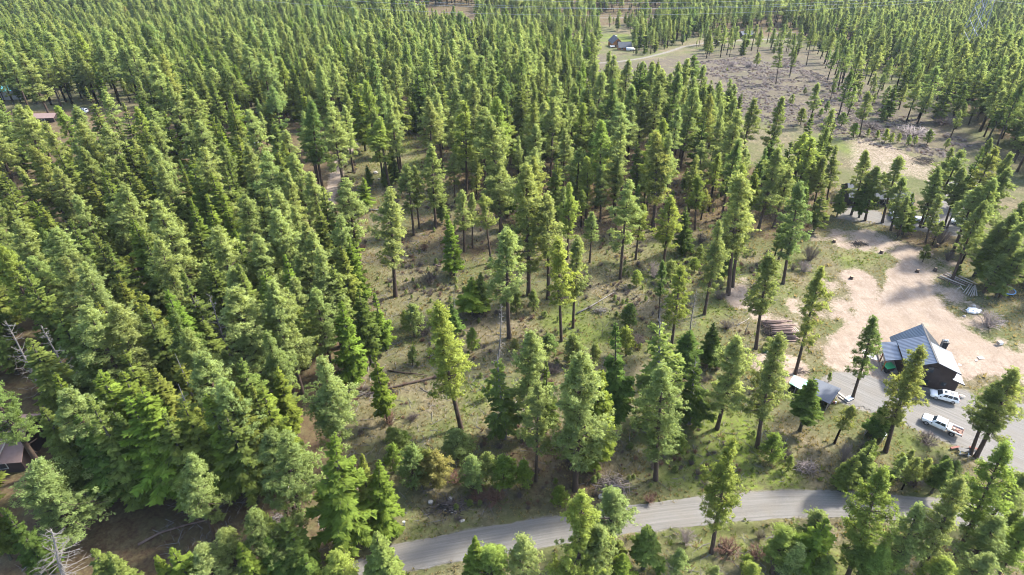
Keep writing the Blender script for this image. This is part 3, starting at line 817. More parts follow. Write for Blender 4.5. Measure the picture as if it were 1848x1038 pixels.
TREES = []      # every standing tree: dict(kind, base, h, lean, tone, w, var)
def lean_to(base, tx, ty, h):
    """Where the sight line of the tip passes closest to the bole's axis: gives height and lean."""
    d = ray(tx, ty)
    v = base[:2]
    t = (d[:2] @ v) / (d[:2] @ d[:2])
    p = CP + d * t
    return p
def tree_bt(bx, by, tx, ty, kind='p', tone='n', cb=None, w=1.0, var=None):
    b = at(bx, by)
    tip = lean_to(b, tx, ty, 0)
    h = tip[2] - b[2]
    off = tip[:2] - b[:2]
    m = np.linalg.norm(off); lim = 0.10 * h
    if m > lim: off *= lim / m
    TREES.append(dict(kind=kind, base=b, h=float(h), lean=off, tone=tone, w=w, cb=cb, var=var, cat=True))
def tree_t(tx, ty, kind='p', tone='n', h=None, w=1.0, var=None):
    h = h or {'p': 26, 'f': 23, 'y': 6, 's': 18, 'd': 24}[kind] * rng.uniform(0.85, 1.12)
    w = w * rng.uniform(0.9, 1.22)
    b = at(tx, ty, h).copy(); b[2] = terrain(b[0], b[1])
    if hides(b, h): return
    TREES.append(dict(kind=kind, base=b, h=float(h), lean=rng.normal(0, 0.012, 2) * h, tone=tone, w=w, cb=None, var=var, cat=True))

WINDOWS = [(0, 745, 62, 850)]
def hides(p, h):
    """Would a tree at p of height h stand before something the photo shows?"""
    u0, v0, d0 = proj((p[0], p[1], 0)); u1, v1, d1 = proj((p[0], p[1], h))
    hw = 2.6 * FPX / d0
    for x0, y0, x1, y1 in WINDOWS:
        if v0 > y1 + 3 and v1 < y1 - 2 and min(u0, u1) < x1 and max(u0, u1) > x0:
            f0, f1 = (v0 - y1) / (v0 - v1), (v0 - y0) / (v0 - v1)
            ua, ub = u0 + (u1 - u0) * f0, u0 + (u1 - u0) * min(f1, 1)
            if min(ua, ub) - hw < x1 and max(ua, ub) + hw > x0: return True
    return False
# ------------------------------------------------------------------ trees whose foot and tip can both be seen: foot x, y, tip x, y, kind, tone, crown start, width
for e in [
    # open stand in the middle
    (714, 535, 697, 340, 'p', 'p', .37, 1.15), (747, 425, 734, 297, 'p', 'n', .35), (757, 412, 745, 300, 'p', 'n', .45, .8), (618, 336, 603, 195, 'p', 'n', .5), (584, 351, 564, 182, 'p', 'd', .35),
    (577, 345, 555, 200, 'p', 'd', .4, .8), (691, 327, 672, 200, 'p', 'n', .48, .9), (724, 305, 712, 172, 'p', 'p', .48), (667, 335, 664, 297, 'f', 'd', None, 1.1), (714, 327, 704, 262, 'f', 'd', None, .9),
    (660, 382, 654, 320, 'f', 'g', None, 1.1), (697, 335, 690, 295, 'f', 'n'), (842, 352, 840, 183, 'p', 'y', .42, .85), (821, 365, 820, 275, 'p', 'p', .35, .9), (787, 412, 776, 262, 'p', 'n', .3), (798, 402, 797, 340, 'f', 'n'),
    (838, 455, 832, 345, 'p', 'p', .4, .9), (853, 447, 852, 350, 'p', 'n', .45, .8), (887, 475, 872, 352, 'p', 'k', .3, .9, 5), (820, 497, 804, 387, 'f', 'g', None, 1.2), (905, 418, 884, 210, 'p', 'p', .25, 1.05), (903, 420, 897, 303, 'p', 'n', .3),
    (919, 610, 912, 412, 'p', 'p', .4, 1.1), (954, 533, 954, 297, 'p', 'n', .25, 1.0), (989, 539, 989, 352, 'p', 'p', .4), (1024, 467, 1024, 330, 'p', 'y', .35, .95), (1064, 474, 1068, 382, 'p', 'b', .48, .9), (1119, 503, 1134, 325, 'p', 'p', .35, .95),
    (1147, 468, 1161, 369, 'p', 'y', .35), (1197, 475, 1213, 355, 'p', 'y', .3, 1.15), (1254, 415, 1246, 315, 'p', 'y', .4), (1233, 457, 1234, 372, 'f', 'd'), (1271, 567, 1296, 397, 'p', 'p', .3, .95), (1314, 532, 1330, 312, 'p', 'p', .4, 1.05),
    (1322, 518, 1345, 330, 'p', 'n', .3), (1300, 502, 1322, 440, 'f', 'd', None, 1.2), (1364, 630, 1385, 455, 'p', 'n', .38, 1.05), (1034, 591, 1041, 428, 'p', 'p', .4, .9), (1013, 616, 1011, 430, 'p', 'y', .42, .9), (1179, 417, 1176, 240, 'p', 'k', .35, 1.15),
    (1203, 360, 1210, 275, 'p', 'y', .4, .9), (1260, 360, 1269, 255, 'p', 'p', .4), (1284, 350, 1296, 268, 'p', 'p', .4), (1321, 310, 1332, 225, 'p', 'k', .5), (1016, 365, 1018, 235, 'p', 'p', .48), (1057, 395, 1059, 285, 'p', 'y', .35),
    (1083, 400, 1085, 300, 'p', 'n', .3), (1110, 390, 1112, 285, 'p', 'n', .35), (1006, 340, 1000, 292, 'f', 'd', None, 1.2), (1037, 345, 1040, 280, 'f', 'd'), (1150, 350, 1140, 250, 'f', 'n'), (880, 330, 876, 255, 'f', 'd', None, .9), (862, 325, 868, 260, 'f', 'd', None, .9),
    # middle ground around the grassy opening
    (832, 773, 795, 548, 'p', 'y', .30, 1.0), (1211, 632, 1226, 480, 'p', 'y', .42, .95), (1189, 582, 1192, 470, 'p', 'd', .45, .6), (1183, 772, 1184, 556, 'd', 'p', None, 1.1), (1183, 866, 1194, 655, 'p', 'p', .30, 1.05), (1112, 770, 1113, 580, 'f', 'd', None, .95),
    (951, 785, 957, 597, 'p', 'p', .25, 1.0), (967, 868, 973, 690, 'p', 'p', .42, .8), (985, 780, 985, 650, 'f', 'd', None, .8), (1038, 884, 1044, 636, 'p', 'p', .25, 1.05), (1063, 843, 1084, 662, 'f', 'y', None, 1.15), (1245, 765, 1258, 642, 'd', 'd', None, 1.2),
    (1236, 682, 1246, 595, 'f', 'd', None, 1.5), (1281, 660, 1284, 583, 'f', 'd', None, 1.1), (1294, 774, 1334, 607, 'p', 'p', .28, 1.1), (1366, 808, 1413, 605, 'p', 'p', .25, 1.0), (1435, 675, 1488, 485, 'p', 'k', .35, .85), (1538, 720, 1573, 572, 'p', 'd', .38, .9),
    (1598, 815, 1668, 627, 'p', 'k', .28, 1.0), (1443, 778, 1473, 680, 'f', 'd', None, 1.35), (1751, 820, 1806, 690, 'p', 'n', .4, 1.0), (1761, 825, 1838, 668, 'p', 'k', .3, 1.1), (1506, 800, 1545, 735, 'p', 'k', .3, 1.2), (1573, 800, 1580, 724, 'f', 'd', None, 1.3),
    (1413, 512, 1445, 330, 'p', 'b', .3, .95), (1404, 472, 1428, 395, 'p', 'n', .35), (1468, 418, 1486, 340, 'f', 'n', None, 1.1), (1396, 470, 1404, 402, 'p', 'n', .3), (897, 670, 900, 552, 's', 'n'), (912, 792, 898, 628, 'd', 'b', None, 1.0),
    (698, 632, 676, 528, 'f', 'g', None, .9), (700, 764, 675, 628, 'f', 'g', None, .65), (642, 697, 612, 540, 'f', 'g', None, 1.0), (533, 727, 494, 510, 'p', 'p', .45, .85), (600, 668, 566, 520, 'p', 'n', .3), (557, 650, 530, 500, 'p', 'p', .3, .9),
    (820, 602, 817, 548, 'f', 'd', None, 1.3), (818, 600, 815, 517, 's', 'n'), (853, 570, 852, 500, 'f', 'g', None, 1.4), (872, 565, 868, 490, 'f', 'n', None, 1.2), (1245, 607, 1255, 522, 's', 'n'), (1087, 607, 1089, 570, 's', 'n', None, .4),
    # near the road
    (1284, 998, 1324, 799, 'p', 'y', .33, .9), (1103, 1003, 1109, 883, 'p', 'p', .4, 1.15), (1161, 1026, 1171, 945, 'f', 'n', None, 1.3), (1042, 1080, 1046, 894, 'p', 'y', .18, .9), (1076, 1075, 1082, 955, 'p', 'n', .25), (1528, 1045, 1596, 848, 'p', 'y', .3, .95),
    (1602, 1062, 1663, 913, 'p', 'p', .3, .85), (1650, 1052, 1728, 858, 'p', 'p', .28, .9), (1726, 1003, 1821, 803, 'p', 'y', .3, .95), (1796, 1045, 1852, 930, 'p', 'y', .3, .95), (548, 975, 512, 783, 'p', 'n', .38, 1.1), (522, 950, 477, 786, 'p', 'b', .35),
    (537, 940, 496, 776, 'p', 'n', .4), (632, 1002, 606, 778, 'f', 'y', None, 1.0), (669, 963, 650, 818, 'f', 'k', None, .9), (692, 965, 686, 832, 'f', 'g', None, 1.05), (140, 980, 75, 834, 'p', 'b', .22, 1.45), (390, 975, 340, 823, 'p', 'p', .3, .95),
    (20, 1010, -45, 830, 'f', 'd', None, .7), (132, 1062, 86, 958, 's', 'n', None, 2.2, 2), (1648, 880, 1660, 818, 'p', 'k', .3), (1690, 868, 1698, 820, 'f', 'd', None, 1.3),
    # around the far house and its lot
    (1536, 388, 1556, 272, 'p', 'n', .35), (1550, 393, 1566, 310, 'f', 'd', None, 1.0), (1561, 398, 1578, 300, 'p', 'd', .25, 1.1), (1592, 402, 1623, 281, 'p', 'n', .4, 1.1), (1607, 416, 1628, 320, 'p', 'n', .3), (1628, 422, 1642, 345, 'f', 'g', None, 1.2), (1620, 428, 1632, 352, 'p', 'n', .3, .8),
    (1660, 410, 1688, 300, 'p', 'n', .35), (1666, 411, 1694, 327, 'p', 'p', .35), (1670, 438, 1692, 352, 'p', 'n', .3, .8), (1704, 409, 1731, 300, 'p', 'n', .4, .9), (1709, 412, 1740, 330, 'p', 'n', .4, .9), (1682, 442, 1700, 398, 'p', 'p', .2, 1.0), (1743, 407, 1776, 330, 'p', 'n', .3, .9),
    (1747, 460, 1772, 405, 'p', 'y', .35, 1.1), (1510, 391, 1517, 330, 'f', 'n', None, .9), (1467, 382, 1486, 282, 'p', 'n', .4, .9), (1490, 372, 1508, 262, 'p', 'n', .35, .9), (1456, 375, 1462, 290, 'p', 'p', .35), (1755, 330, 1786, 250, 'p', 'n', .35), (1540, 340, 1552, 270, 'p', 'n', .4, .8),
    # right-hand slope, scattered
    (1400, 152, 1407, 75, 'p', 'd', .4, .8), (1425, 138, 1436, 82, 'p', 'd', .4, .8), (1455, 118, 1468, 40, 'p', 'n', .48, .8), (1512, 162, 1530, 75, 'p', 'n', .42), (1493, 145, 1508, 78, 'p', 'd', .35, .8), (1461, 228, 1475, 150, 'p', 'p', .4, .9), (1512, 214, 1540, 128, 'p', 'd', .35),
    (1528, 212, 1540, 155, 'p', 'b', .2), (1551, 247, 1568, 165, 'p', 'n', .4), (1566, 153, 1584, 82, 'p', 'p', .35), (1497, 184, 1510, 125, 'p', 'd', .3, .6), (1425, 137, 1432, 60, 'p', 'n', .5, .6), (1635, 222, 1655, 150, 'p', 'n', .3), (1655, 225, 1680, 155, 'p', 'p', .35), (1690, 182, 1710, 110, 'p', 'n', .35),
    (1608, 145, 1625, 98, 'p', 'n', .35), (1622, 190, 1640, 120, 'f', 'd'), (1600, 215, 1612, 150, 'f', 'd', None, 1.2), (1725, 232, 1738, 185, 'p', 'd', .3, 1.2), (1715, 248, 1730, 200, 'p', 'n', .3),
]:
    tree_bt(*e)

# ------------------------------------------------------------------ trees of the closed stand, placed by the tips that stand out of it (photo crops at 4x)
def tops(x0, y0, rows):
    for e in rows:
        tree_t(x0 + e[0] / 4.0, y0 + e[1] / 4.0, *e[2:])
tops(0, 260, [(60, 340, 'f', 'n'), (140, 220, 'f', 'n'), (290, 10, 'f', 'd'), (390, 180, 'p', 'p'), (430, 30, 'f', 'n'), (470, 80, 'f', 'y'), (560, 0, 'p', 'p'), (620, 20, 'p', 'n'), (710, 0, 'f', 'n'), (780, 110, 'p', 'p'), (760, 165, 'f', 'y'),
    (850, 40, 'f', 'n'), (940, 180, 'f', 'k'), (1000, 0, 'f', 'n'), (1070, 170, 'f', 'y'), (1120, 10, 'p', 'p'), (1150, 150, 'p', 'p'), (1290, 110, 'f', 'd'), (1340, 10, 'f', 'n'), (1370, 120, 'f', 'y'), (1470, 40, 'p', 'p'), (1530, 200, 'f', 'y'), (1600, 0, 'p', 'n'), (1610, 160, 'f', 'n'),
    (1790, 0, 'p', 'p'), (1790, 220, 'f', 'n'), (100, 560, 'p', 'p'), (210, 410, 'f', 'y'), (290, 400, 'f', 'k'), (260, 560, 'f', 'n'), (400, 630, 'p', 'p', 27, 1.15), (500, 520, 'f', 'n'), (555, 370, 'p', 'p'), (650, 260, 'f', 'k'), (665, 640, 'f', 'p'), (890, 290, 'p', 'p', 27),
    (960, 545, 'f', 'y', 25, 1.1), (1120, 710, 'p', 'p', 28, 1.1), (1150, 405, 'p', 'p'), (1220, 480, 'f', 'p'), (1270, 330, 'f', 'b', 18), (1310, 550, 'f', 'p'), (1380, 380, 'f', 'y'), (1490, 380, 'f', 'y'), (1600, 370, 'f', 'y'), (1730, 370, 'p', 'p'), (1580, 610, 'p', 'p', 27, 1.1), (1500, 790, 'f', 'n'),
    (1660, 890, 'p', 'p'), (540, 790, 'p', 'p'), (830, 930, 'f', 'k'), (1300, 900, 'f', 'n'), (420, 830, 'p', 'p'), (150, 870, 'f', 'n'), (1400, 560, 'f', 'k'), (1700, 860, 'f', 'n'), (30, 200, 'f', 'n'), (20, 420, 'f', 'n'), (1050, 640, 'f', 'n'), (640, 870, 'p', 'p'), (760, 700, 'f', 'n')])
tops(0, 0, [(620, 620, 'f', 'p'), (740, 650, 'p', 'p'), (1130, 460, 'p', 'p'), (1230, 630, 'p', 'p'), (430, 770, 'p', 'y'), (200, 770, 'p', 'y'), (110, 800, 'p', 'p'), (30, 390, 'p', 'p'), (160, 380, 'p', 'p'), (280, 380, 'p', 'n'), (1660, 650, 'f', 'y'), (1680, 770, 'f', 'p'), (880, 740, 'f', 'p'), (540, 780, 'p', 'p'),
    (1180, 400, 'p', 'k'), (1440, 520, 'f', 'p'), (1510, 550, 'f', 'n'), (1540, 420, 'p', 'p'), (1240, 250, 'f', 'b'), (1430, 210, 'f', 'd'), (920, 270, 'p', 'p'), (560, 250, 'p', 'y'), (400, 150, 'p', 'p', 28), (700, 300, 'p', 'n'), (900, 50, 'p', 'o', 20), (870, 280, 'p', 'n'), (1180, 150, 'p', 'n'), (740, 210, 'p', 'p'),
    (980, 780, 'p', 'y'), (1100, 870, 'p', 'p'), (1180, 800, 'f', 'y'), (1310, 900, 'p', 'p'), (1400, 880, 'p', 'p'), (1530, 820, 'f', 'y'), (1660, 740, 'f', 'y'), (1780, 800, 'p', 'p'), (340, 880, 'p', 'p'), (580, 880, 'p', 'p'), (760, 900, 'p', 'p'), (660, 960, 'f', 'g'), (880, 930, 'f', 'n')])
tops(0, 520, [(400, 135, 'f', 'n'), (620, 120, 'p', 'p', 28, 1.2), (770, 140, 'p', 'p', 27, 1.1), (990, 20, 'f', 'k'), (1040, 135, 'f', 'p'), (1220, 0, 'f', 'g', 25), (1400, 50, 's', 'n'), (1510, 40, 's', 'n', 20), (1440, 210, 'f', 'n', 18), (1720, 0, 'p', 'p', 28, 1.15), (1345, 310, 'p', 'n', 24), (1470, 460, 'p', 'p', 27, 1.1),
    (1260, 480, 'd', 'k', 22), (1600, 650, 'p', 'p', 26), (1740, 510, 'f', 'n'), (300, 280, 's', 'n', 20), (20, 240, 's', 'n', 22), (230, 350, 'f', 'n', 24, 1.2), (540, 270, 'f', 'p'), (200, 730, 'p', 'p', 26, 1.0), (490, 730, 'p', 'p', 25), (370, 630, 'f', 'y'), (720, 580, 'f', 'y', 24, 1.2), (860, 610, 'f', 'y', 24, 1.2),
    (890, 430, 'f', 'k', 24), (1110, 570, 'f', 'k'), (1250, 690, 'd', 'p', 24), (640, 780, 'f', 'n'), (1490, 750, 'f', 'y', 24, 1.2), (1700, 700, 'f', 'k', 24), (1800, 690, 'f', 'k', 23), (1060, 700, 'f', 'g', 25, 1.2), (940, 800, 'f', 'g', 24, 1.2), (780, 860, 'f', 'n', 22), (1350, 800, 'f', 'k', 22), (310, 850, 'f', 'n', 22), (560, 900, 'f', 'd', 22),
    (1180, 900, 'f', 'n', 22), (1620, 880, 'f', 'n', 22)])
tops(462, 520, [(420, 490, 'p', 'p', 27, 1.2), (30, 700, 'f', 'y', 22), (60, 300, 'p', 'n', 24), (150, 560, 'f', 'y', 20), (240, 20, 'f', 'n', 20), (740, 0, 'f', 'd', 20)])
tops(462, 260, [(650, 250, 'p', 'p', 26), (600, 520, 'p', 'p', 25), (440, 440, 'f', 'n'), (270, 440, 'p', 'p', 26), (350, 560, 'p', 'p', 27, 1.1), (230, 210, 'p', 'p'), (290, 70, 'p', 'p'), (130, 220, 'f', 'n'), (60, 60, 'p', 'p'), (390, 220, 'p', 'p'), (470, 300, 'f', 'n'), (90, 310, 'f', 'p'), (140, 350, 'p', 'p'), (30, 450, 'f', 'k'),
    (150, 480, 'p', 'p'), (210, 800, 'f', 'g'), (400, 640, 'p', 'p', 26), (480, 760, 'p', 'p', 25), (60, 890, 'f', 'g'), (120, 980, 'p', 'p'), (600, 720, 'f', 'k'), (680, 660, 'f', 'g', 22), (620, 330, 'f', 'y', 23), (300, 800, 'p', 'p'), (20, 650, 'p', 'p'), (530, 860, 'f', 'n', 22), (560, 560, 'f', 'd', 20)])
tops(462, 0, [(20, 390, 'p', 'b'), (110, 620, 'p', 'b'), (60, 690, 'f', 'n'), (330, 630, 'f', 'y'), (370, 700, 'p', 'p'), (350, 810, 'p', 'p'), (540, 780, 'p', 'p'), (630, 770, 'p', 'p'), (470, 590, 'f', 'p'), (470, 500, 'p', 'p'), (720, 590, 'f', 'y', 25), (800, 580, 'p', 'y'), (840, 700, 'f', 'y'), (1000, 450, 'p', 'p', 25), (1160, 490, 'f', 'd'), (1230, 710, 'p', 'p'),
    (1340, 620, 'f', 'p'), (1310, 680, 'p', 'p'), (1500, 740, 'p', 'p'), (1560, 600, 'p', 'p'), (1740, 710, 'p', 'y'), (1640, 780, 'p', 'n'), (330, 430, 'p', 'k'), (180, 420, 'p', 'y'), (280, 170, 'p', 'n'), (410, 160, 'f', 'd'), (600, 280, 'f', 'y'), (660, 300, 'p', 'p'), (950, 130, 'p', 'k'), (1160, 240, 'p', 'p'), (1100, 100, 'f', 'd'),
    (1370, 320, 'p', 'p'), (1520, 320, 'p', 'p'), (1690, 400, 'p', 'p'), (1250, 260, 'f', 'n'), (900, 850, 'p', 'y'), (980, 690, 'p', 'p')])
tops(924, 0, [(300, 710, 'p', 'p'), (510, 750, 'p', 'y'), (660, 880, 'p', 'y'), (800, 900, 'p', 'p'), (730, 570, 'p', 'd'), (940, 450, 'f', 'd'), (1020, 470, 'p', 'n'), (1190, 530, 'p', 'd'), (1310, 640, 'p', 'n'), (1440, 690, 'p', 'k'), (1640, 800, 'p', 'p'), (1620, 640, 'f', 'd'), (1660, 650, 'f', 'd', 20, .8), (1750, 720, 'p', 'n'), (1050, 940, 'p', 'y'), (960, 660, 'p', 'n'),
    (850, 430, 'p', 'n'), (550, 580, 'f', 'n'), (640, 520, 'p', 'p'), (440, 600, 'p', 'n'), (1200, 790, 'p', 'p'), (1110, 960, 'p', 'p'), (1280, 720, 'p', 'n'), (720, 400, 'p', 'n'), (160, 740, 'p', 'k'), (230, 830, 'f', 'd'), (380, 760, 'p', 'n')])
tops(0, 778, [(1110, 880, 'f', 'y', 15), (1230, 850, 'f', 'y', 16), (1420, 840, 'p', 'p', 15), (1740, 800, 'f', 'y', 15), (1820, 580, 'p', 'n', 18), (660, 850, 'f', 'p', 12, .75), (1600, 720, 'p', 'n', 16), (770, 870, 'f', 'p', 11, .8), (1300, 960, 'f', 'g', 12), (20, 560, 'f', 'd', 18, .7)])
tops(462, 778, [(580, 870, 'p', 'y', 13), (870, 730, 'f', 'p', 16), (1580, 770, 'f', 'y', 13), (1700, 840, 'p', 'y', 12), (60, 720, 'f', 'd', 14), (260, 720, 'f', 'd', 13), (200, 640, 'f', 'n', 15), (350, 900, 'f', 'd', 12), (20, 560, 'f', 'n', 17)])
tops(924, 778, [(60, 780, 'p', 'p', 13), (1230, 850, 'p', 'n', 9, 1.3), (1490, 980, 'p', 'p', 7), (620, 700, 'p', 'p', 14), (800, 900, 'f', 'y', 9, 1.3), (1760, 960, 'p', 'y', 8, 1.2)])
tops(1386, 778, [(350, 580, 'p', 'p', 11), (150, 740, 'p', 'y', 10, 1.2), (230, 840, 'p', 'p', 10, 1.4), (420, 640, 'f', 'g', 14, 1.2), (1700, 640, 'p', 'p', 14), (1830, 300, 'p', 'n', 13), (1300, 960, 'p', 'y', 10, 1.3), (840, 800, 'p', 'y', 12), (760, 840, 'p', 'y', 10), (460, 900, 'f', 'n', 10), (1600, 880, 'p', 'p', 12),
    (980, 180, 'p', 'p', 9), (1050, 130, 'p', 'p', 8), (780, 60, 'f', 'p', 12), (1090, 200, 'p', 'k', 8), (1330, 200, 'f', 'n', 9), (640, 180, 'f', 'n', 9), (740, 120, 'f', 'p', 9), (1820, 560, 'f', 'n', 9)])
tops(1386, 260, [(1560, 470, 'p', 'y', 9), (1520, 600, 'p', 'y', 11), (1470, 560, 'p', 'p', 9), (1640, 640, 'f', 'y', 13), (1700, 560, 'p', 'n', 16), (1780, 500, 'p', 'n', 18), (1840, 420, 'p', 'n', 20), (1840, 560, 'p', 'p', 18), (1800, 640, 'p', 'p', 16), (1740, 700, 'f', 'y', 13), (1820, 780, 'f', 'p', 13), (1900, 700, 'p', 'n', 16),
    (1620, 720, 'f', 'y', 10), (1700, 800, 'p', 'p', 11), (1600, 420, 'p', 'n', 22), (1660, 260, 'p', 'n', 22), (1760, 180, 'p', 'n', 23), (1640, 20, 'p', 'k', 23), (1560, 20, 'f', 'd', 20), (1740, 60, 'p', 'n', 23), (1380, 40, 'p', 'n', 22), (1320, 20, 'p', 'n', 20), (1560, 300, 'p', 'p', 20)])

# ------------------------------------------------------------------ young pines, feet and tips
for e in [(852, 884, 852, 823, 'p'), (878, 868, 880, 817, 'n'), (906, 885, 909, 823, 'g'), (827, 827, 827, 776, 'b', 1.4), (748, 880, 742, 808, 'n'), (782, 880, 785, 816, 'o', 1.2), (772, 872, 770, 815, 'k'), (725, 820, 712, 774, 'n', 1.1), (712, 852, 707, 804, 'g'), (731, 808, 729, 778, 'g'), (760, 850, 762, 812, 'd'),
          (946, 880, 946, 830, 'g'), (1011, 914, 1011, 880, 'g', 1.3), (1226, 818, 1230, 782, 'y', 1.2), (1135, 593, 1136, 547, 'd', 1.2), (963, 562, 963, 523, 'p'), (932, 567, 932, 520, 'n'), (990, 642, 990, 602, 'd', 1.2), (1073, 658, 1074, 621, 'n'), (1034, 656, 1036, 606, 'n', 1.3), (1130, 642, 1130, 590, 'y', 1.1),
          (748, 608, 745, 550, 'n', 1.1), (745, 660, 744, 626, 'p'), (852, 636, 854, 592, 'y', .8), (734, 592, 730, 560, 'y'), (1149, 517, 1150, 487, 'y', 1.1), (1253, 490, 1256, 465, 'y', 1.2), (1390, 834, 1398, 784, 'g', 1.2), (1116, 1018, 1116, 975, 'k', .8), (1263, 470, 1262, 440, 'n'), (1210, 510, 1206, 470, 'n', 1.2),
          (1565, 247, 1569, 232, 'y'), (1582, 252, 1586, 235, 'y'), (1596, 258, 1600, 232, 'y'), (1606, 260, 1612, 240, 'y'), (1620, 258, 1624, 240, 'y'), (1638, 264, 1642, 243, 'n'), (1650, 262, 1654, 245, 'y'), (1672, 262, 1678, 232, 'd'), (1706, 268, 1714, 250, 'n'), (1540, 248, 1544, 222, 'g', 1.4), (1592, 220, 1598, 200, 'd', 1.5),
          (1425, 190, 1432, 170, 'n'), (1445, 225, 1450, 195, 'n', 1.2), (1452, 170, 1453, 158, 'd', 1.3), (1480, 210, 1484, 195, 'g'), (1491, 203, 1495, 183, 'd', 1.2), (1518, 228, 1525, 203, 'd', 1.3), (1665, 472, 1670, 440, 'k'), (1724, 500, 1726, 478, 'd', 1.3), (1312, 470, 1316, 440, 'n', 1.2), (1365, 120, 1370, 95, 'n'), (1312, 128, 1312, 122, 'y'),
          (930, 640, 930, 612, 'k', .8), (1006, 520, 1006, 492, 'n', .8), (880, 720, 884, 690, 'g', .8), (705, 795, 708, 770, 'p', 1.2), (1420, 850, 1430, 822, 'k', .9), (1495, 690, 1500, 672, 'n', .8), (1620, 850, 1630, 818, 'y', 1.1), (1655, 862, 1664, 838, 'n', 1.1), (1600, 880, 1606, 845, 'k', 1.0), (1700, 845, 1708, 822, 'g', 1.1),
          (1545, 850, 1552, 818, 'y', 1.1), (1568, 826, 1574, 796, 'g', 1.2), (1718, 862, 1728, 832, 'p', 1.1), (1478, 960, 1486, 928, 'y', 1.1), (1420, 1010, 1428, 975, 'g', 1.1), (1346, 1030, 1350, 1003, 'y', 1.1), (1190, 1036, 1193, 1010, 'g', 1.2)]:
    tree_bt(e[0], e[1], e[2], e[3], 'y', e[4], None, e[5] if len(e) > 5 else 1.0)

# ------------------------------------------------------------------ the rest of the forest, filled in between: feet polygons in the photo, spacing, share of fir
CLEAR = [DRIVE, LOT] + DIRT + DIRT_FAINT[:1]
FILL = [
    ([(-260, 255), (120, 250), (300, 245), (430, 250), (520, 270), (552, 360), (560, 430), (575, 520), (585, 640), (520, 690), (470, 740), (440, 800), (430, 870), (400, 930), (250, 945), (100, 930), (-260, 960)], 5.5, 0.55, (13, 28)),
    ([(-420, 12), (700, 12), (790, 60), (800, 150), (760, 240), (700, 260), (600, 235), (480, 235), (300, 215), (250, 190), (100, 190), (-420, 190)], 5.0, 0.45, (16, 27)),
    ([(790, 60), (1000, 100), (1060, 130), (1180, 190), (1330, 225), (1480, 290), (1500, 345), (1300, 330), (1180, 285), (1000, 300), (860, 300), (790, 260), (760, 200)], 4.9, 0.35, (15, 26)),
    ([(790, 260), (860, 300), (1000, 300), (1180, 285), (1300, 330), (1500, 350), (1480, 395), (1380, 420), (1240, 430), (1100, 400), (960, 430), (880, 400)], 5.5, 0.35, (13, 25)),
    ([(1800, 480), (1830, 430), (1870, 380), (2050, 380), (2050, 600), (1860, 540)], 6.5, 0.3, (12, 22)),
    ([(1560, 20), (2300, 20), (2300, 340), (1850, 330), (1790, 270), (1740, 225), (1680, 175), (1600, 120), (1540, 90)], 5.4, 0.25, (16, 25)),
    ([(1470, 95), (1560, 90), (1640, 150), (1740, 225), (1790, 270), (1700, 240), (1600, 215), (1520, 175)], 7.0, 0.25, (9, 22)),
    ([(1200, 12), (1600, 12), (1560, 85), (1480, 82), (1400, 48), (1330, 60), (1260, 68), (1215, 78), (1180, 58)], 5.6, 0.35, (16, 25)),
    ([(1150, 40), (1185, 45), (1220, 76), (1205, 90), (1165, 92)], 6.0, 0.5, (15, 22)),
    ([(860, 12), (1200, 12), (1150, 24), (1080, 26), (1040, 45), (1010, 80), (960, 92), (860, 80)], 5.6, 0.35, (15, 23)),
    ([(1030, 40), (1080, 42), (1076, 95), (1030, 92)], 5.5, 0.3, (12, 20)), ([(1085, 42), (1150, 40), (1150, 56), (1090, 58)], 7.5, 0.3, (10, 18)),
    ([(1140, 66), (1190, 60), (1240, 70), (1220, 96), (1170, 100), (1142, 100)], 5.5, 0.5, (13, 20)),
    ([(1250, 80), (1400, 76), (1480, 85), (1480, 110), (1380, 95), (1270, 108)], 7, 0.3, (13, 20)),
    ([(-700, -22), (2600, -22), (2600, 12), (-700, 12)], 6.0, 0.35, (17, 24)),
    ([(2050, 340), (2300, 340), (2300, 700), (2050, 600)], 8, 0.5, (16, 24)), ([(-500, 250), (-260, 250), (-260, 1000), (-420, 1000)], 7, 0.5, (16, 24)),
]
taken = [np.array([t['base'][0], t['base'][1]]) for t in TREES]
cell = {}
def put_cell(p):
    cell.setdefault((int(p[0] // 4), int(p[1] // 4)), []).append(p)
for p in taken: put_cell(p)
def free(p, r):
    ci, cj = int(p[0] // 4), int(p[1] // 4)
    k = int(r // 4) + 1
    for i in range(ci - k, ci + k + 1):
        for j in range(cj - k, cj + k + 1):
            for q in cell.get((i, j), ()):
                if (q[0] - p[0]) ** 2 + (q[1] - p[1]) ** 2 < r * r: return False
    return True
WINDOWS = [(40, 168, 250, 222), (0, 745, 62, 850), (452, 240, 472, 266), (585, 262, 648, 395), (1076, 55, 1150, 98), (1370, 572, 1440, 620), (1526, 328, 1562, 372), (15, 165, 34, 180), (1330, 125, 1480, 205), (1700, 318, 1780, 352), (840, 40, 885, 68), (792, 40, 806, 58)]
HOUSE_SPOTS = [(at(15, 800)[:2], 12), (at(1113, 85)[:2], 13), (at(865, 55)[:2], 9), (at(800, 48)[:2], 7), (at(87, 210)[:2], 9), (at(25, 175)[:2], 6), (at(462, 256)[:2], 5)]
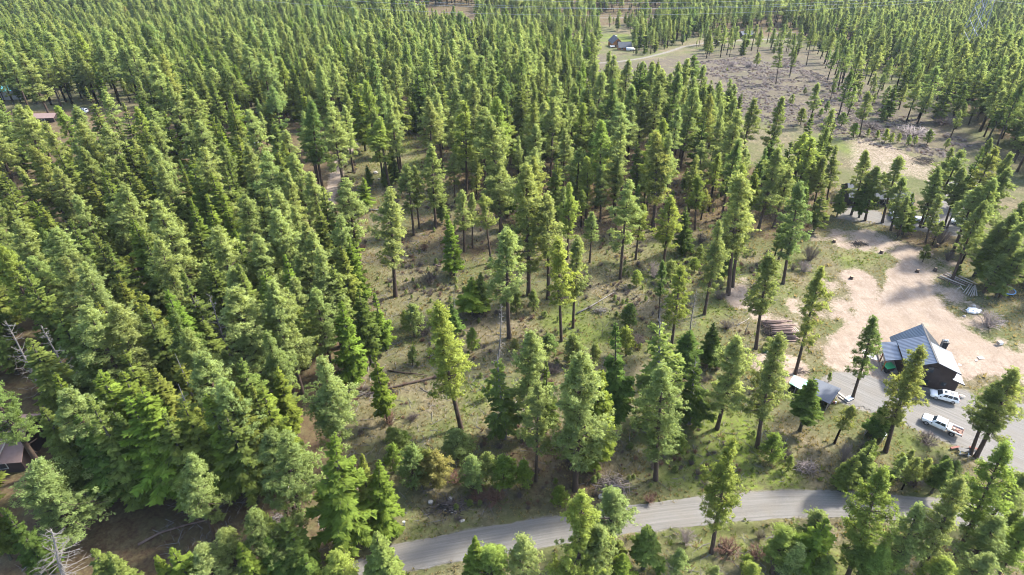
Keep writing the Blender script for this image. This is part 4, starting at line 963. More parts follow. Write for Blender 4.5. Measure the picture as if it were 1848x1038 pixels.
for poly, sp, firs, (h0, h1) in FILL:
    g = gpoly(poly)
    lo, hi = g.min(0), g.max(0)
    n = int((hi[0] - lo[0]) * (hi[1] - lo[1]) / (sp * sp) * 3.2)
    P = rng.uniform(lo, hi, (n, 2))
    ok = inside(P, g)
    for q in CLEAR: ok &= signed(P, q) < -2.0
    ok &= segdist(P, TRACK) > 4.5
    ok &= segdist(P, ROAD) > 6
    for q in FARROAD: ok &= segdist(P, q) > 5
    for p in P[ok]:
        if any(np.hypot(*(p - c)) < r_ for c, r_ in HOUSE_SPOTS): continue
        s_ = sp * (0.72 + 0.55 * float(vnoise(p[0], p[1], 18.0, 8)))
        if not free(p, s_): continue
        if hides(p, (h0 + h1) / 2): continue
        put_cell(p)
        k = 'f' if rng.random() < firs else 'p'
        far = p[1] > 190
        hs = 1.0 - 0.12 * float(np.clip((p[1] - 250) / 200, 0, 1))
        tone = rng.choice((list('nnnppbd') if far else list('nnppykd')) if k == 'p' else list('nnnddbg') if far else list('nnndgyk'))
        h = hs * rng.uniform(h0, h1) * (1.0 if k == 'p' else 0.92) * (rng.uniform(0.4, 0.75) if rng.random() < 0.22 else 1.0)
        TREES.append(dict(kind=k, base=np.array([p[0], p[1], float(terrain(*p))]), h=float(h), lean=rng.normal(0, 0.012, 2) * h, tone=str(tone), w=rng.uniform(0.8, 1.25) if not far else rng.uniform(0.75, 1.25), cb=None, var=None, cat=False))

# ------------------------------------------------------------------ which trees are individuals (the largest in view), which make up the far forest
for t in TREES:
    b = t['base']; tip = b + np.array([t['lean'][0], t['lean'][1], t['h']])
    u0, v0, d0 = proj(b); u1, v1, d1 = proj(tip)
    t['tip_px'] = (u1, v1); t['foot_px'] = (u0, v0)
    t['size'] = math.hypot(u1 - u0, v1 - v0) if d0 > 5 else 0
    t['seen'] = d0 > 5 and -25 < (u0 + u1) / 2 < 1873 and v1 < 1030 and v0 > 8
ONE = []
for kinds, lim in ((('p',), 300), (('f', 'd'), 300), (('y',), 120), (('s',), 60)):
    grp = sorted([t for t in TREES if t['kind'] in kinds and t['seen']], key=lambda t: -t['size'] * (1.5 if t['cat'] else 1.0))
    for t in grp[:lim]: t['one'] = True; ONE.append(t)
MASS = [t for t in TREES if not t.get('one')]
TINTR = random.Random(3)
def tint(t):
    c = TONE[t['tone']][0]; f = TINTR.uniform(0.86, 1.13); g = TINTR.uniform(-0.035, 0.035)
    return (c[0] * f * (1 + g), c[1] * f, c[2] * f * (1 - g))

def place(t):
    k, r = t['kind'], TINTR
    if k == 'p':
        if t['var'] is not None: v = t['var']
        elif t['cb'] is not None: v = min(range(len(PINES)), key=lambda i: abs(PCB[i] - t['cb']) + r.uniform(0, 0.05))
        else: v = r.choice([0, 1, 2, 3, 4, 6, 7, 8, 9, 10, 11])
        src, H0, name, cat, wood = PINES[v], 28.0, 'pine_tree', 'pine tree', 'trunk'
    elif k == 'f':
        v = t['var'] if t['var'] is not None else r.choice([0, 1, 2, 3, 4, 5, 7, 8, 9]); src, H0, name, cat, wood = FIRS[v], 26.0, 'fir_tree', 'fir tree', 'trunk'
    elif k == 'd':
        src, H0, name, cat, wood = FIRS[6], 26.0, 'fir_tree', 'fir tree', 'trunk'
    elif k == 'y':
        src, H0, name, cat, wood = r.choice(YOUNGS), 6.0, 'young_pine', 'young pine', 'trunk'
    else:
        src, H0, name, cat, wood = (SNAGS[t['var']] if t['var'] is not None else r.choice(SNAGS)), 18.0, 'dead_tree', 'dead tree', 'trunk'
    s = t['h'] / H0
    w = t['w'] * (1.0 if k in 'py' and t['h'] < 16 else 1.0)
    w *= {'p': 1.26, 'f': 1.22, 'd': 1.16, 'y': 1.2, 's': 1.0}[k]
    if k == 'p': w *= max(1.0, (24.0 / max(t['h'], 6)) ** 0.55)      # young growth is broader for its height
    if k in 'fd': w *= max(1.0, (22.0 / max(t['h'], 6)) ** 0.45)
    o = thing(name, '', cat, tuple(t['base']), r.uniform(0, 6.28))
    lx, ly = t['lean'] / t['h']
    q = Euler((0, 0, o.rotation_euler.z)).to_matrix().to_4x4()
    ln = Vector((lx, ly, 1)).normalized()
    tilt = Vector((0, 0, 1)).rotation_difference(ln).to_matrix().to_4x4()
    o.matrix_world = Matrix.Translation(Vector(t['base'])) @ tilt @ q @ Matrix.Diagonal((s * w, s * w, s, 1))
    a = link(bpy.data.objects.new('trunk', src[0]), o)
    b = link(bpy.data.objects.new('branches' if k == 's' else 'crown', src[1]), o)
    c = tint(t)
    b.color = (*c, 1); a.color = (1, 1, 1, 1)
    t['obj'] = o
for t in ONE: place(t)

def joined_far(name, wood, leaf):
    """One light mesh per far-forest prototype (bole and a thinned crown)."""
    V, Fc, mi, tf = [], [], [], []
    for me, k, thin in ((wood, 0, 1), (leaf, 1, 3)):
        off = len(V)
        co = np.zeros(len(me.vertices) * 3); me.vertices.foreach_get('co', co); co = co.reshape(-1, 3)
        if k == 0:
            nv, nf = (96, 88) if len(co) > 600 else (42, 36)
            V += [tuple(v) for v in co[:nv]]; Fc += [tuple(p.vertices) for p in me.polygons[:nf]]; mi += [0] * nf; tf += [0.5] * nv
        else:
            tv = np.zeros(len(me.vertices), np.float32); me.attributes['tuft'].data.foreach_get('value', tv)
            tri = co.reshape(-1, 3, 3)[::thin]; tv = tv.reshape(-1, 3)[::thin].ravel()
            cen = tri.mean(1, keepdims=True); tri = cen + (tri - cen) * 1.6
            V += [tuple(v) for v in tri.reshape(-1, 3)]; n = len(tri)
            Fc += [(off + 3 * i, off + 3 * i + 1, off + 3 * i + 2) for i in range(n)]; mi += [1] * n; tf += list(tv)
            nr = np.zeros(len(me.loops) * 3, np.float32); me.corner_normals.foreach_get('vector', nr)
            nrm = nr.reshape(-1, 3, 3)[::thin].reshape(-1, 3)
    m = mesh_from(name, V, Fc, [wood.materials[0], leaf.materials[0]], mi, smooth=True)
    m.attributes.new('tuft', 'FLOAT', 'POINT').data.foreach_set('value', np.array(tf, np.float32))
    wn_ = np.zeros((nv, 3)); wn_[:, :2] = np.array(V[:nv])[:, :2]; wn_ = unit(wn_ + 1e-4)
    m.normals_split_custom_set_from_vertices([tuple(v) for v in np.concatenate([wn_, nrm])])
    return m

def scatter(name, protos, pts, rotz, scl, idx, tints=None, label=None):
    """ONE stuff object that repeats the prototype meshes over its points (geometry nodes)."""
    col = bpy.data.collections.new(name + '_prototypes')
    for i, me in enumerate(protos):
        col.objects.link(bpy.data.objects.new('%s_kind_%02d' % (name, i), me))
    me = bpy.data.meshes.new(name)
    me.vertices.add(len(pts)); me.vertices.foreach_set('co', np.asarray(pts, np.float32).ravel())
    me.attributes.new('rot', 'FLOAT', 'POINT').data.foreach_set('value', np.asarray(rotz, np.float32))
    me.attributes.new('scl', 'FLOAT_VECTOR', 'POINT').data.foreach_set('vector', np.asarray(scl, np.float32).ravel())
    me.attributes.new('pick', 'INT', 'POINT').data.foreach_set('value', np.asarray(idx, np.int32))
    if tints is not None:
        me.attributes.new('tint', 'FLOAT_VECTOR', 'POINT').data.foreach_set('vector', (np.asarray(tints, np.float32) - 1).ravel())
    o = link(bpy.data.objects.new(name, me))
    ng = bpy.data.node_groups.new(name + '_nodes', 'GeometryNodeTree')
    ng.interface.new_socket('Geometry', in_out='INPUT', socket_type='NodeSocketGeometry')
    ng.interface.new_socket('Geometry', in_out='OUTPUT', socket_type='NodeSocketGeometry')
    N, L = ng.nodes, ng.links
    gi, go = N.new('NodeGroupInput'), N.new('NodeGroupOutput')
    ci = N.new('GeometryNodeCollectionInfo'); ci.inputs['Collection'].default_value = col
    ci.inputs['Separate Children'].default_value = True; ci.inputs['Reset Children'].default_value = True
    ip = N.new('GeometryNodeInstanceOnPoints'); ip.inputs['Pick Instance'].default_value = True
    def na(nm, tp):
        a = N.new('GeometryNodeInputNamedAttribute'); a.data_type = tp; a.inputs['Name'].default_value = nm; return a.outputs['Attribute']
    cx = N.new('ShaderNodeCombineXYZ'); L.new(na('rot', 'FLOAT'), cx.inputs['Z'])
    L.new(gi.outputs[0], ip.inputs['Points']); L.new(ci.outputs[0], ip.inputs['Instance'])
    L.new(na('pick', 'INT'), ip.inputs['Instance Index']); L.new(cx.outputs[0], ip.inputs['Rotation']); L.new(na('scl', 'FLOAT_VECTOR'), ip.inputs['Scale'])
    L.new(ip.outputs[0], go.inputs[0])
    md = o.modifiers.new('scatter', 'NODES'); md.node_group = ng
    return tag(o, label, None, None, 'stuff')

FARP = [joined_far('far_pine_%d' % i, *PINES[i]) for i in (0, 1, 3, 6, 8, 10)]
FARF = [joined_far('far_fir_%d' % i, *FIRS[i]) for i in (0, 1, 2, 4, 7, 8)]
if MASS:
    mm = [t for t in MASS if t['kind'] in 'pf']
    k = np.array([(rng.integers(6) if t['kind'] == 'p' else 6 + rng.integers(6)) for t in mm])
    sc = np.array([[t['h'] / (28 if t['kind'] == 'p' else 26)] * 3 for t in mm]) * np.array([[t['w'] * 1.5, t['w'] * 1.5, 1.0] for t in mm])
    scatter('far_forest', FARP + FARF, [t['base'] for t in mm], rng.uniform(0, 6.28, len(mm)), sc, k, [tint(t) for t in mm], 'far-off conifer forest closing the view beyond the clearings')
print('TREES', len(TREES), 'individual', len(ONE), 'mass', len(MASS))

# ------------------------------------------------------------------ shrubs, brush and grass
SHRUB_N = 0
def shrub(px, py, hgt, wid, v, label):
    b = at(px, py)
    o = link(bpy.data.objects.new('bare_shrub', SHRUBS[v]))
    o.location = b; o.rotation_euler = (0, 0, random.uniform(0, 6.28))
    h0, w0 = ((2.2, 1.6), (1.9, 2.2), (1.6, 1.4), (1.5, 1.9))[v]
    o.scale = (wid / w0, wid / w0, hgt / h0)
    return tag(o, label, 'shrub', 'leafless shrubs')
for px, py, h_, w_, v, lab in [
    (1460, 470, 4.2, 5.0, 1, 'large grey-brown leafless bush beside the tall blue-green pine'), (1450, 490, 2.8, 4.2, 3, 'pale straw-coloured bush in front of the large grey bush'), (1430, 487, 1.8, 2.4, 1, 'low brown bush at the foot of the blue-green pine'),
    (1783, 588, 3.2, 6.5, 3, 'wide grey leafless bush beside the white tarp heap'), (1710, 470, 2.6, 3.0, 0, 'upright bare bush uphill of the pole pile'), (1695, 440, 4.5, 4.0, 0, 'tall thin bare bush behind the pale slim pine by the lot'),
    (1180, 500, 4.0, 5.5, 3, 'pale grey bush below the broad yellow-green pine in the opening'), (1040, 505, 1.6, 3.0, 2, 'small russet bush in the grass left of the pine with a visible base'), (765, 605, 3.4, 4.8, 1, 'grey twiggy bush left of the tall yellow pine'), (705, 762, 2.2, 3.0, 2, 'russet bush at the foot of the slim fir by the fallen logs'),
    (745, 758, 1.6, 2.6, 1, 'low dark bush downhill of the fallen logs'), (1150, 622, 2.4, 3.2, 0, 'brown bush between the small pines above the dead-topped fir'), (998, 672, 2.4, 4.0, 1, 'dark bush between two pines in the middle of the opening'), (1170, 905, 1.6, 2.4, 2, 'low bush on the verge above the gravel road'),
    (1237, 978, 2.4, 3.4, 3, 'grey bush beside the ditch below the road'), (1310, 1000, 2.4, 4.6, 2, 'russet brush at the foot of the lone pine below the road'), (1365, 1005, 2.2, 3.6, 2, 'russet bush right of the dead branches below the road'), (1370, 972, 1.6, 2.0, 1, 'small bush above the dead branches below the road'),
    (825, 870, 2.0, 3.6, 2, 'reddish brush beside the young pines above the road'), (895, 905, 2.0, 5.0, 2, 'dark red brush patch below the three young pines'), (860, 900, 1.6, 3.6, 2, 'reddish bush left of the red brush patch'), (1298, 540, 2.2, 4.2, 1, 'dark bush left of the log pile under two pines'), (1310, 593, 2.0, 3.6, 1, 'dark bush just left of the log pile'),
    (1265, 437, 2.6, 3.4, 0, 'brown bush behind the slender pale pine'), (765, 452, 1.8, 2.6, 2, 'dark russet bush right of the big pale pine'), (655, 450, 1.6, 2.4, 2, 'low russet bush left of the big pale pine'), (775, 510, 2.6, 5.0, 1, 'grey brush right of the big pale pine'),
    (740, 220, 3.0, 6.0, 3, 'pale bush in the gap of the forest beyond the dirt track'), (1320, 120, 3.0, 7.0, 3, 'pale thicket of stems at the edge of the brushy flat'), (1350, 122, 3.4, 8.0, 3, 'long pale thicket by two pines on the brushy flat'), (1700, 225, 3.6, 12.0, 1, 'dark round thicket at the foot of the right slope'), (1650, 245, 3.0, 14.0, 3, 'wide grey thicket below the young pine row'),
    (1572, 232, 2.4, 9.0, 1, 'dark thicket left of the wide grey thicket'), (1490, 232, 2.4, 8.0, 1, 'low dark thicket below the scattered slope pines'), (1560, 822, 2.6, 4.0, 1, 'dry brown bush under the broad pine by the white trailer'), (1672, 800, 2.0, 4.0, 0, 'dry tan bush beside the white pickup'), (1640, 872, 2.4, 4.0, 0, 'tan bush among the young pines above the road'), (1520, 832, 4.5, 2.2, 3, 'tall grey bare sapling clump above the road'),
    (945, 850, 2.6, 2.6, 3, 'grey bare sapling by the pine near the brush pile'), (1418, 828, 2.0, 2.2, 0, 'thin tan bush by the slim pine above the second brush pile')]:
    shrub(px, py, h_, w_, v, lab)

def spread_in(poly_px, n, keep=None):
    g = gpoly(poly_px)
    P = rng.uniform(g.min(0), g.max(0), (n, 2))
    P = P[inside(P, g)]
    return P
# low brush on the flat: nobody could count it
P = spread_in([(1180, 160), (1230, 116), (1330, 104), (1430, 105), (1500, 145), (1600, 195), (1760, 262), (1700, 285), (1600, 268), (1500, 250), (1400, 235), (1300, 205), (1190, 195)], 26000)
P = P[(vnoise(P[:, 0], P[:, 1], 9, 21) + 0.5 * vnoise(P[:, 0], P[:, 1], 3, 22) > 0.62) & (rng.random(len(P)) < 0.7)]
n = len(P)
sz = rng.uniform(0.25, 0.75, (n, 1)) ** 1.2 * np.array([[1.3, 1.3, 0.5]])
scatter('low_brush', [SHRUBS[3], SHRUBS[1], SHRUBS[2]], np.column_stack([P, terrain(P[:, 0], P[:, 1]) - 0.05]), rng.uniform(0, 6.28, n), sz, rng.choice([0, 0, 0, 0, 0, 1, 2], n), None, 'low grey sagebrush covering the open flat')

def tuft_mesh(seed, m, n=9, h=0.34, w=0.32):
    r = np.random.default_rng(seed)
    V, Fc = [], []
    for i in range(n):
        a = r.uniform(0, 6.28); l = r.uniform(0.3, 1) * w
        b = np.array([math.cos(a), math.sin(a), 0]) * l * 0.35; t = np.array([math.cos(a) * l, math.sin(a) * l, h * r.uniform(0.5, 1.1)])
        s_ = np.array([-math.sin(a), math.cos(a), 0]) * 0.05
        k = len(V); V += [b - s_, b + s_, t]; Fc.append((k, k + 1, k + 2))
    return mesh_from('grass_tuft', V, Fc, m)
P = spread_in([(560, 200), (1500, 330), (1860, 520), (1990, 1090), (1000, 1110), (560, 1110), (640, 700), (640, 420)], 150000)
d_, g_, u_, gr_, b_ = masks(P)
keep = ((gr_ < 0.2) | ((gr_ < 0.85) & (rng.random(len(P)) < 0.45))) & (d_ < 0.45) & (rng.random(len(P)) < 0.55 * (0.3 + 1.1 * vnoise(P[:, 0], P[:, 1], 6, 31)))
P, g_, u_ = P[keep], g_[keep], u_[keep]
n = len(P)
pick = np.where(rng.random(n) < np.clip(g_ * 0.9 + 0.12, 0, 0.85), 1, 0)
pick = np.where((u_ > 0.5) & (rng.random(n) < 0.5), 2, pick)
sz = (rng.uniform(0.6, 1.5, (n, 1)) * np.where(rng.random((n, 1)) < 0.04, 2.2, 1.0)) * np.ones((1, 3))
scatter('grass', [tuft_mesh(1, M['grass_dry']), tuft_mesh(2, M['grass_green'], 10, 0.26, 0.36), tuft_mesh(3, M['twig_red'], 8, 0.22, 0.4)], np.column_stack([P, relief(P, np.zeros(n)) - 0.03]), rng.uniform(0, 6.28, n), sz, pick, None, 'dry and green grass tufts over the woodland floor')
print('grass', n)

# low undergrowth in the open stand
P = spread_in([(600, 260), (900, 300), (1500, 350), (1500, 430), (1400, 520), (1420, 880), (1080, 900), (740, 960), (640, 960), (640, 700), (650, 450)], 5200)
dd = masks(P)
P = P[(dd[3] < 0.1) & (dd[0] < 0.2) & (vnoise(P[:, 0], P[:, 1], 11, 41) + 0.4 * rng.random(len(P)) > 0.72)]
n = len(P)
sz = rng.uniform(0.3, 0.75, (n, 1)) * np.array([[1.2, 1.2, 0.8]])
scatter('undergrowth', [SHRUBS[0], SHRUBS[1], SHRUBS[2], joined_far('sapling', *YOUNGS[0])], np.column_stack([P, terrain(P[:, 0], P[:, 1]) - 0.05]), rng.uniform(0, 6.28, n), np.where((pk := rng.choice([0, 1, 2, 2, 3], n))[:, None] == 3, sz * 0.55, sz), pk, None, 'low bare bushes and saplings under the open stand')

# slash on the forest floor
P = np.concatenate([spread_in([(640, 560), (900, 560), (1000, 700), (960, 900), (740, 960), (560, 1000), (600, 800)], 900), spread_in([(960, 500), (1400, 480), (1420, 880), (1000, 880)], 700), spread_in([(250, 900), (520, 850), (560, 1000), (300, 1010)], 260), spread_in([(1200, 960), (1500, 960), (1500, 1060), (1200, 1060)], 160), spread_in([(620, 350), (900, 400), (900, 520), (650, 560)], 400)])
def stick(seed):
    r = np.random.default_rng(seed); mb = MB()
    L = r.uniform(1.2, 2.6)
    mb.tube([(-L / 2, 0, 0.06), (0, r.normal(0, .1), 0.1), (L / 2, 0, 0.06)], [0.05, 0.04, 0.02], 4)
    for i in range(3):
        x = r.uniform(-L / 3, L / 2); mb.tube([(x, 0, 0.08), (x + 0.4, r.choice([-1, 1]) * 0.5, 0.2)], [0.025, 0.01], 3)
    return mb.mesh('fallen_stick', M['deadwood'])
n = len(P)
scatter('fallen_branches', [stick(i) for i in range(5)], np.column_stack([P, relief(P, np.zeros(n))]), rng.uniform(0, 6.28, n), rng.uniform(0.5, 1.3, (n, 1)) * np.ones((1, 3)), rng.integers(0, 5, n), None, 'grey fallen sticks strewn over the woodland floor')

# ------------------------------------------------------------------ logs, piles, stumps, rocks
def log_obj(name, a, b, r0, r1, parent=None, m='log', bend=0.05, n=8):
    """One log from a to b with sawn ends."""
    a, b = np.array(a, float), np.array(b, float)
    mid = (a + b) / 2 + rng.normal(0, bend, 3) * np.array([1, 1, 0.4])
    mb = MB().tube([a, (a + mid) / 2 + rng.normal(0, bend * .4, 3), mid, (b + mid) / 2 + rng.normal(0, bend * .4, 3), b], np.linspace(r0, r1, 5), n)
    me = mb.mesh(name, M[m], True)
    me.materials.append(M['log_end'])
    for p in me.polygons:
        if len(p.vertices) == n: p.material_index = 1; p.use_smooth = False
    return link(bpy.data.objects.new(name, me), parent)

def pile(name, label, cat):
    return thing(name, label, cat)

NTH = 'first second third fourth fifth sixth seventh eighth ninth tenth eleventh twelfth thirteenth fourteenth'.split()
# stacked saw logs beside the pine
A, B = at(1374, 590), at(1421, 590)
fr, bk = at(1388, 618), at(1388, 577)
ax = unit(B - A); dp = np.array([0, 1.0, 0])
dep = bk[1] - fr[1]
c0 = np.array([A[0], fr[1], 0.0])
lay = [(0, 0.2, 12), (1, 0.56, 11), (2, 0.92, 10), (3, 1.28, 8), (4, 1.62, 5)]
lp = []
for k, z, nl in lay:
    for i in range(nl):
        y = fr[1] + 0.3 + (i + 0.5 * (k % 2) + 0.5 * k + rng.normal(0, 0.12)) * (dep - 0.4) / 12.5
        f = (y - fr[1]) / dep
        x0 = A[0] + 1.0 - 1.2 * f + rng.normal(0, 0.25); L = (B[0] - A[0]) * rng.uniform(0.78, 1.04)
        r_ = rng.uniform(0.15, 0.26); z = z + rng.normal(0, 0.05)
        o = log_obj('saw_log', (x0, y, z + terrain(x0, y)), (x0 + L, y + rng.normal(0, .22), z + terrain(x0, y)), r_, r_ * 0.85)
        tag(o, 'reddish-barked saw log in the %s layer, %s from the front of the big stack' % (['bottom', 'second', 'third', 'fourth', 'top'][k], NTH[i]), 'log', 'saw logs stacked in the clearing')
# short peeled bolts at its end
b0 = at(1425, 605)
for i in range(9):
    x = b0[0] + 0.6 + 0.42 * (i % 5); z = 0.2 + 0.36 * (i // 5)
    y = b0[1] - 0.6
    o = log_obj('short_log', (x + 0.3, y, z), (x - 0.15 + rng.normal(0, .08), y + 2.4, z), 0.19, 0.16, None, 'log_pale', 0.02)
    tag(o, 'short pale peeled log in the small stack, %s row, %s from its left end' % (['lower', 'upper'][i // 5], NTH[i % 5]), 'log', 'short peeled logs beside the saw logs')
# pole pile near the right edge
for i in range(8):
    f = i / 7
    a = at(1692 + 22 * f, 501 - 8 * f); b = at(1733 + 30 * f, 517 - 2 * f)
    o = log_obj('long_pole', a + [0, 0, 0.18 + 0.22 * (i % 2)], b + [0, 0, 0.18 + 0.22 * (i % 2)], 0.17, 0.13, None, 'log_pale' if i % 3 else 'log', 0.05)
    tag(o, 'long weathered pole in the heap above the dirt yard, %s from the downhill side' % NTH[i], 'pole', 'poles heaped above the dirt yard')
for i, (x0, y0, x1, y1) in enumerate([(1738, 530, 1748, 517), (1742, 533, 1752, 517), (1746, 535, 1755, 520), (1750, 537, 1757, 521), (1754, 537, 1759, 523), (1758, 536, 1757, 518), (1762, 536, 1759, 517), (1732, 518, 1737, 526), (1726, 524, 1733, 521)]):
    o = bpy.data.objects.new('weathered_board', MB().beam(at(x0, y0) + [0, 0, 0.25 + 0.02 * i], at(x1, y1) + [0, 0, 0.4 + 0.06 * (i % 3)], 0.2, 0.12).mesh('board', M['lumber']))
    tag(link(o), 'short grey board at the lower end of the pole heap, %s of the fan' % NTH[i], 'board', 'boards at the end of the pole heap')
# fallen trunks
def fallen(label, pts, r0, m='log', z=0.25):
    P_ = [at(*p) + np.array([0, 0, z]) for p in pts]
    mb = MB().tube(P_, np.linspace(r0, r0 * 0.55, len(P_)), 8)
    for i in range(14):
        f = rng.uniform(0.05, 0.95) * (len(P_) - 1); k = int(f); p = P_[k] + (P_[min(k + 1, len(P_) - 1)] - P_[k]) * (f - k)
        mb.tube([p, p + rng.normal(0, 0.5, 3) + np.array([0, 0, 0.4])], [0.045, 0.015], 3)
    tag(mb.build('fallen_trunk', M[m], None, True), label, 'fallen log')
fallen('long dark fallen trunk with pale broken roots, lying across the opening', [(787, 681), (762, 688), (735, 694), (700, 703), (672, 709), (640, 716)], 0.3, 'bark')
fallen('thinner fallen trunk that meets the long dark fallen trunk', [(700, 670), (725, 674), (750, 676), (772, 679)], 0.18, 'bark')
fallen('pale straight fallen trunk slanting up to the grey slash heap', [(1041, 567), (1065, 555), (1085, 543), (1108, 529)], 0.2, 'deadwood')
fallen('short grey fallen log behind the big pale pine', [(665, 381), (675, 380), (685, 379)], 0.34, 'deadwood')
fallen('grey dead branches lying at the foot of the lone pine below the road', [(1296, 984), (1308, 993), (1322, 1000)], 0.22, 'deadwood')
fallen('thin forked grey branch in the grass below the long fallen trunk', [(758, 700), (766, 706), (780, 712)], 0.09, 'deadwood', 0.12)
fallen('slim dark fallen stem on the brown floor at the bottom left', [(71, 995), (60, 1010), (40, 1032)], 0.13, 'deadwood', 0.12)
fallen('mossy fallen stem under the dense firs at the lower left', [(250, 985), (290, 963), (340, 948), (400, 935)], 0.2)
fallen('short log end lying right of the fir in the middle opening', [(782, 478), (790, 481), (797, 482)], 0.22)
fallen('slim grey fallen stem left of the saw log stack', [(1330, 588), (1345, 580), (1352, 575)], 0.12, 'log_pale', 0.15)
# root wad of pale sticks at the lower end of the long trunk
def sticks_heap(name, label, px, py, w, h, n, m, cat='brush pile', rad=(0.03, 0.07), dm=None):
    c = at(px, py); t = thing(name, label, cat, tuple(c))
    mb, mb2 = MB(), MB()
    for i in range(n):
        a = rng.uniform(0, 3.14); L = w * rng.uniform(0.25, 0.6)
        q = rng.normal(0, 0.24, 2) * w * np.array([1, 0.6]); z = max(0.05, h * (1 - (np.hypot(*q) / (w * 0.62)) ** 2)) * rng.uniform(0.25, 1.0)
        d = np.array([math.cos(a), math.sin(a) * 0.8, rng.normal(0, 0.25)]) * L / 2
        p = np.array([q[0], q[1], z])
        (mb if i % 3 else mb2).tube([p - d, p + d * 0.1 + rng.normal(0, .06, 3), p + d], [rng.uniform(*rad), rng.uniform(*rad) * .8, 0.015], 4)
    for b_, k, mm_ in ((mb, 'stick_heap', m), (mb2, 'dark_stick_heap', dm or 'twig')):
        o = b_.build(k, M[mm_], t, True); o['kind'] = 'stuff'
    return t
sticks_heap('root_sticks', 'bundle of bleached root sticks at the lower end of the long fallen trunk', 655, 713, 3.4, 0.8, 26, 'deadwood', 'root wad')
sticks_heap('brush_pile', 'large grey brush pile above the gravel road', 1103, 878, 6.4, 1.3, 150, 'sage')
sticks_heap('brush_pile', 'smaller grey brush pile on the verge below the slim pines', 1452, 846, 4.4, 1.2, 120, 'sage')
sticks_heap('slash_heap', 'heap of bleached branch ends at the foot of the straight fallen trunk', 1083, 563, 4.2, 1.0, 80, 'deadwood')
sticks_heap('burn_pile', 'black charred burn pile on the green slope above the dirt yard', 1549, 441, 4.4, 0.7, 70, 'char', 'burn pile', dm='char')
sticks_heap('brush_pile', 'dark brush pile in the pale field beyond the lot', 1666, 293, 7.5, 2.0, 130, 'twig', dm='char')
sticks_heap('brush_pile', 'dark slash heap with pale sticks on the verge above the road', 818, 915, 7.0, 0.7, 110, 'twig', dm='char')
sticks_heap('slash_heap', 'low heap of twigs behind the tarp-covered shed', 1445, 672, 3.0, 0.7, 50, 'twig')
sticks_heap('slash_heap', 'pile of light slash by the two-stemmed pine at lower left', 500, 940, 3.6, 0.8, 50, 'deadwood')
for px, py, lab in [(1590, 457, 'pale cut stump below the burn pile'), (1536, 503, 'dark upright stump standing in the bare dirt'), (1655, 491, 'dark stump at the grass edge right of the dirt yard'), (1687, 489, 'pale-topped stump left of the pole heap'), (1676, 464, 'small dark stump uphill of the pole heap'), (1690, 446, 'stump beside the pale slim pine by the lot'), (1277, 470, 'dark stump behind the slender pine in the opening'), (1505, 437, 'small dark stump left of the burn pile')]:
    b = at(px, py); h = rng.uniform(0.6, 1.1)
    t = thing('tree_stump', lab, 'stump', tuple(b))
    MB().tube([(0, 0, -0.2), (0, 0, 0.15), (0.02, 0, h)], [0.62, 0.45, 0.38], 10).build('bole', M['bark'], t, True)
    MB().tube([(0.02, 0, h - 0.02), (0.02, 0, h + 0.012)], [0.37, 0.36], 10).build('cut_face', M['log_end'], t)
def rock(px, py, s_, lab, grp=None, m='rock'):
    bm = bmesh.new(); bmesh.ops.create_icosphere(bm, subdivisions=2, radius=s_)
    for v in bm.verts:
        v.co *= rng.uniform(0.82, 1.12); v.co.z *= 0.7
    me = bpy.data.meshes.new('rock'); bm.to_mesh(me); bm.free(); me.materials.append(M[m])
    o = link(bpy.data.objects.new('rock', me)); o.location = at(px, py) + np.array([0, 0, s_ * 0.35]); o.rotation_euler = (0, 0, rng.uniform(0, 6))
    tag(o, lab, 'rock', grp)
for i, (px, py, s_) in enumerate([(777, 907, .45), (790, 912, .22), (806, 912, .25), (803, 920, .3), (814, 921, .34), (816, 924, .36), (821, 925, .38), (813, 901, .4), (832, 941, .3), (836, 940, .28), (830, 935, .22)]):
    rock(px, py, s_, 'pale rock beside the dark slash heap above the road, %s from the left' % NTH[sorted([790, 806, 803, 814, 816, 821, 813, 832, 836, 830]).index(px)] if i != 0 else 'whitish rock at the left end of the dark slash heap', None if i == 0 else 'pale rocks beside the slash heap')
rock(1084, 897, .5, 'brown rounded rock at the left end of the large grey brush pile')
rock(1735, 717, .6, 'grey boulder at the rear of the white SUV')
rock(678, 313, .8, 'large white boulder under the trees right of the dirt track')
rock(684, 324, .4, 'small pale rock just below the large white boulder')
rock(1740, 571, .35, 'small pale rock beside the white tarp heap'); rock(1757, 553, .45, 'flat pale rock above the white tarp heap')
rock(1780, 344, .7, 'white boulder at the edge of the gravel lot')

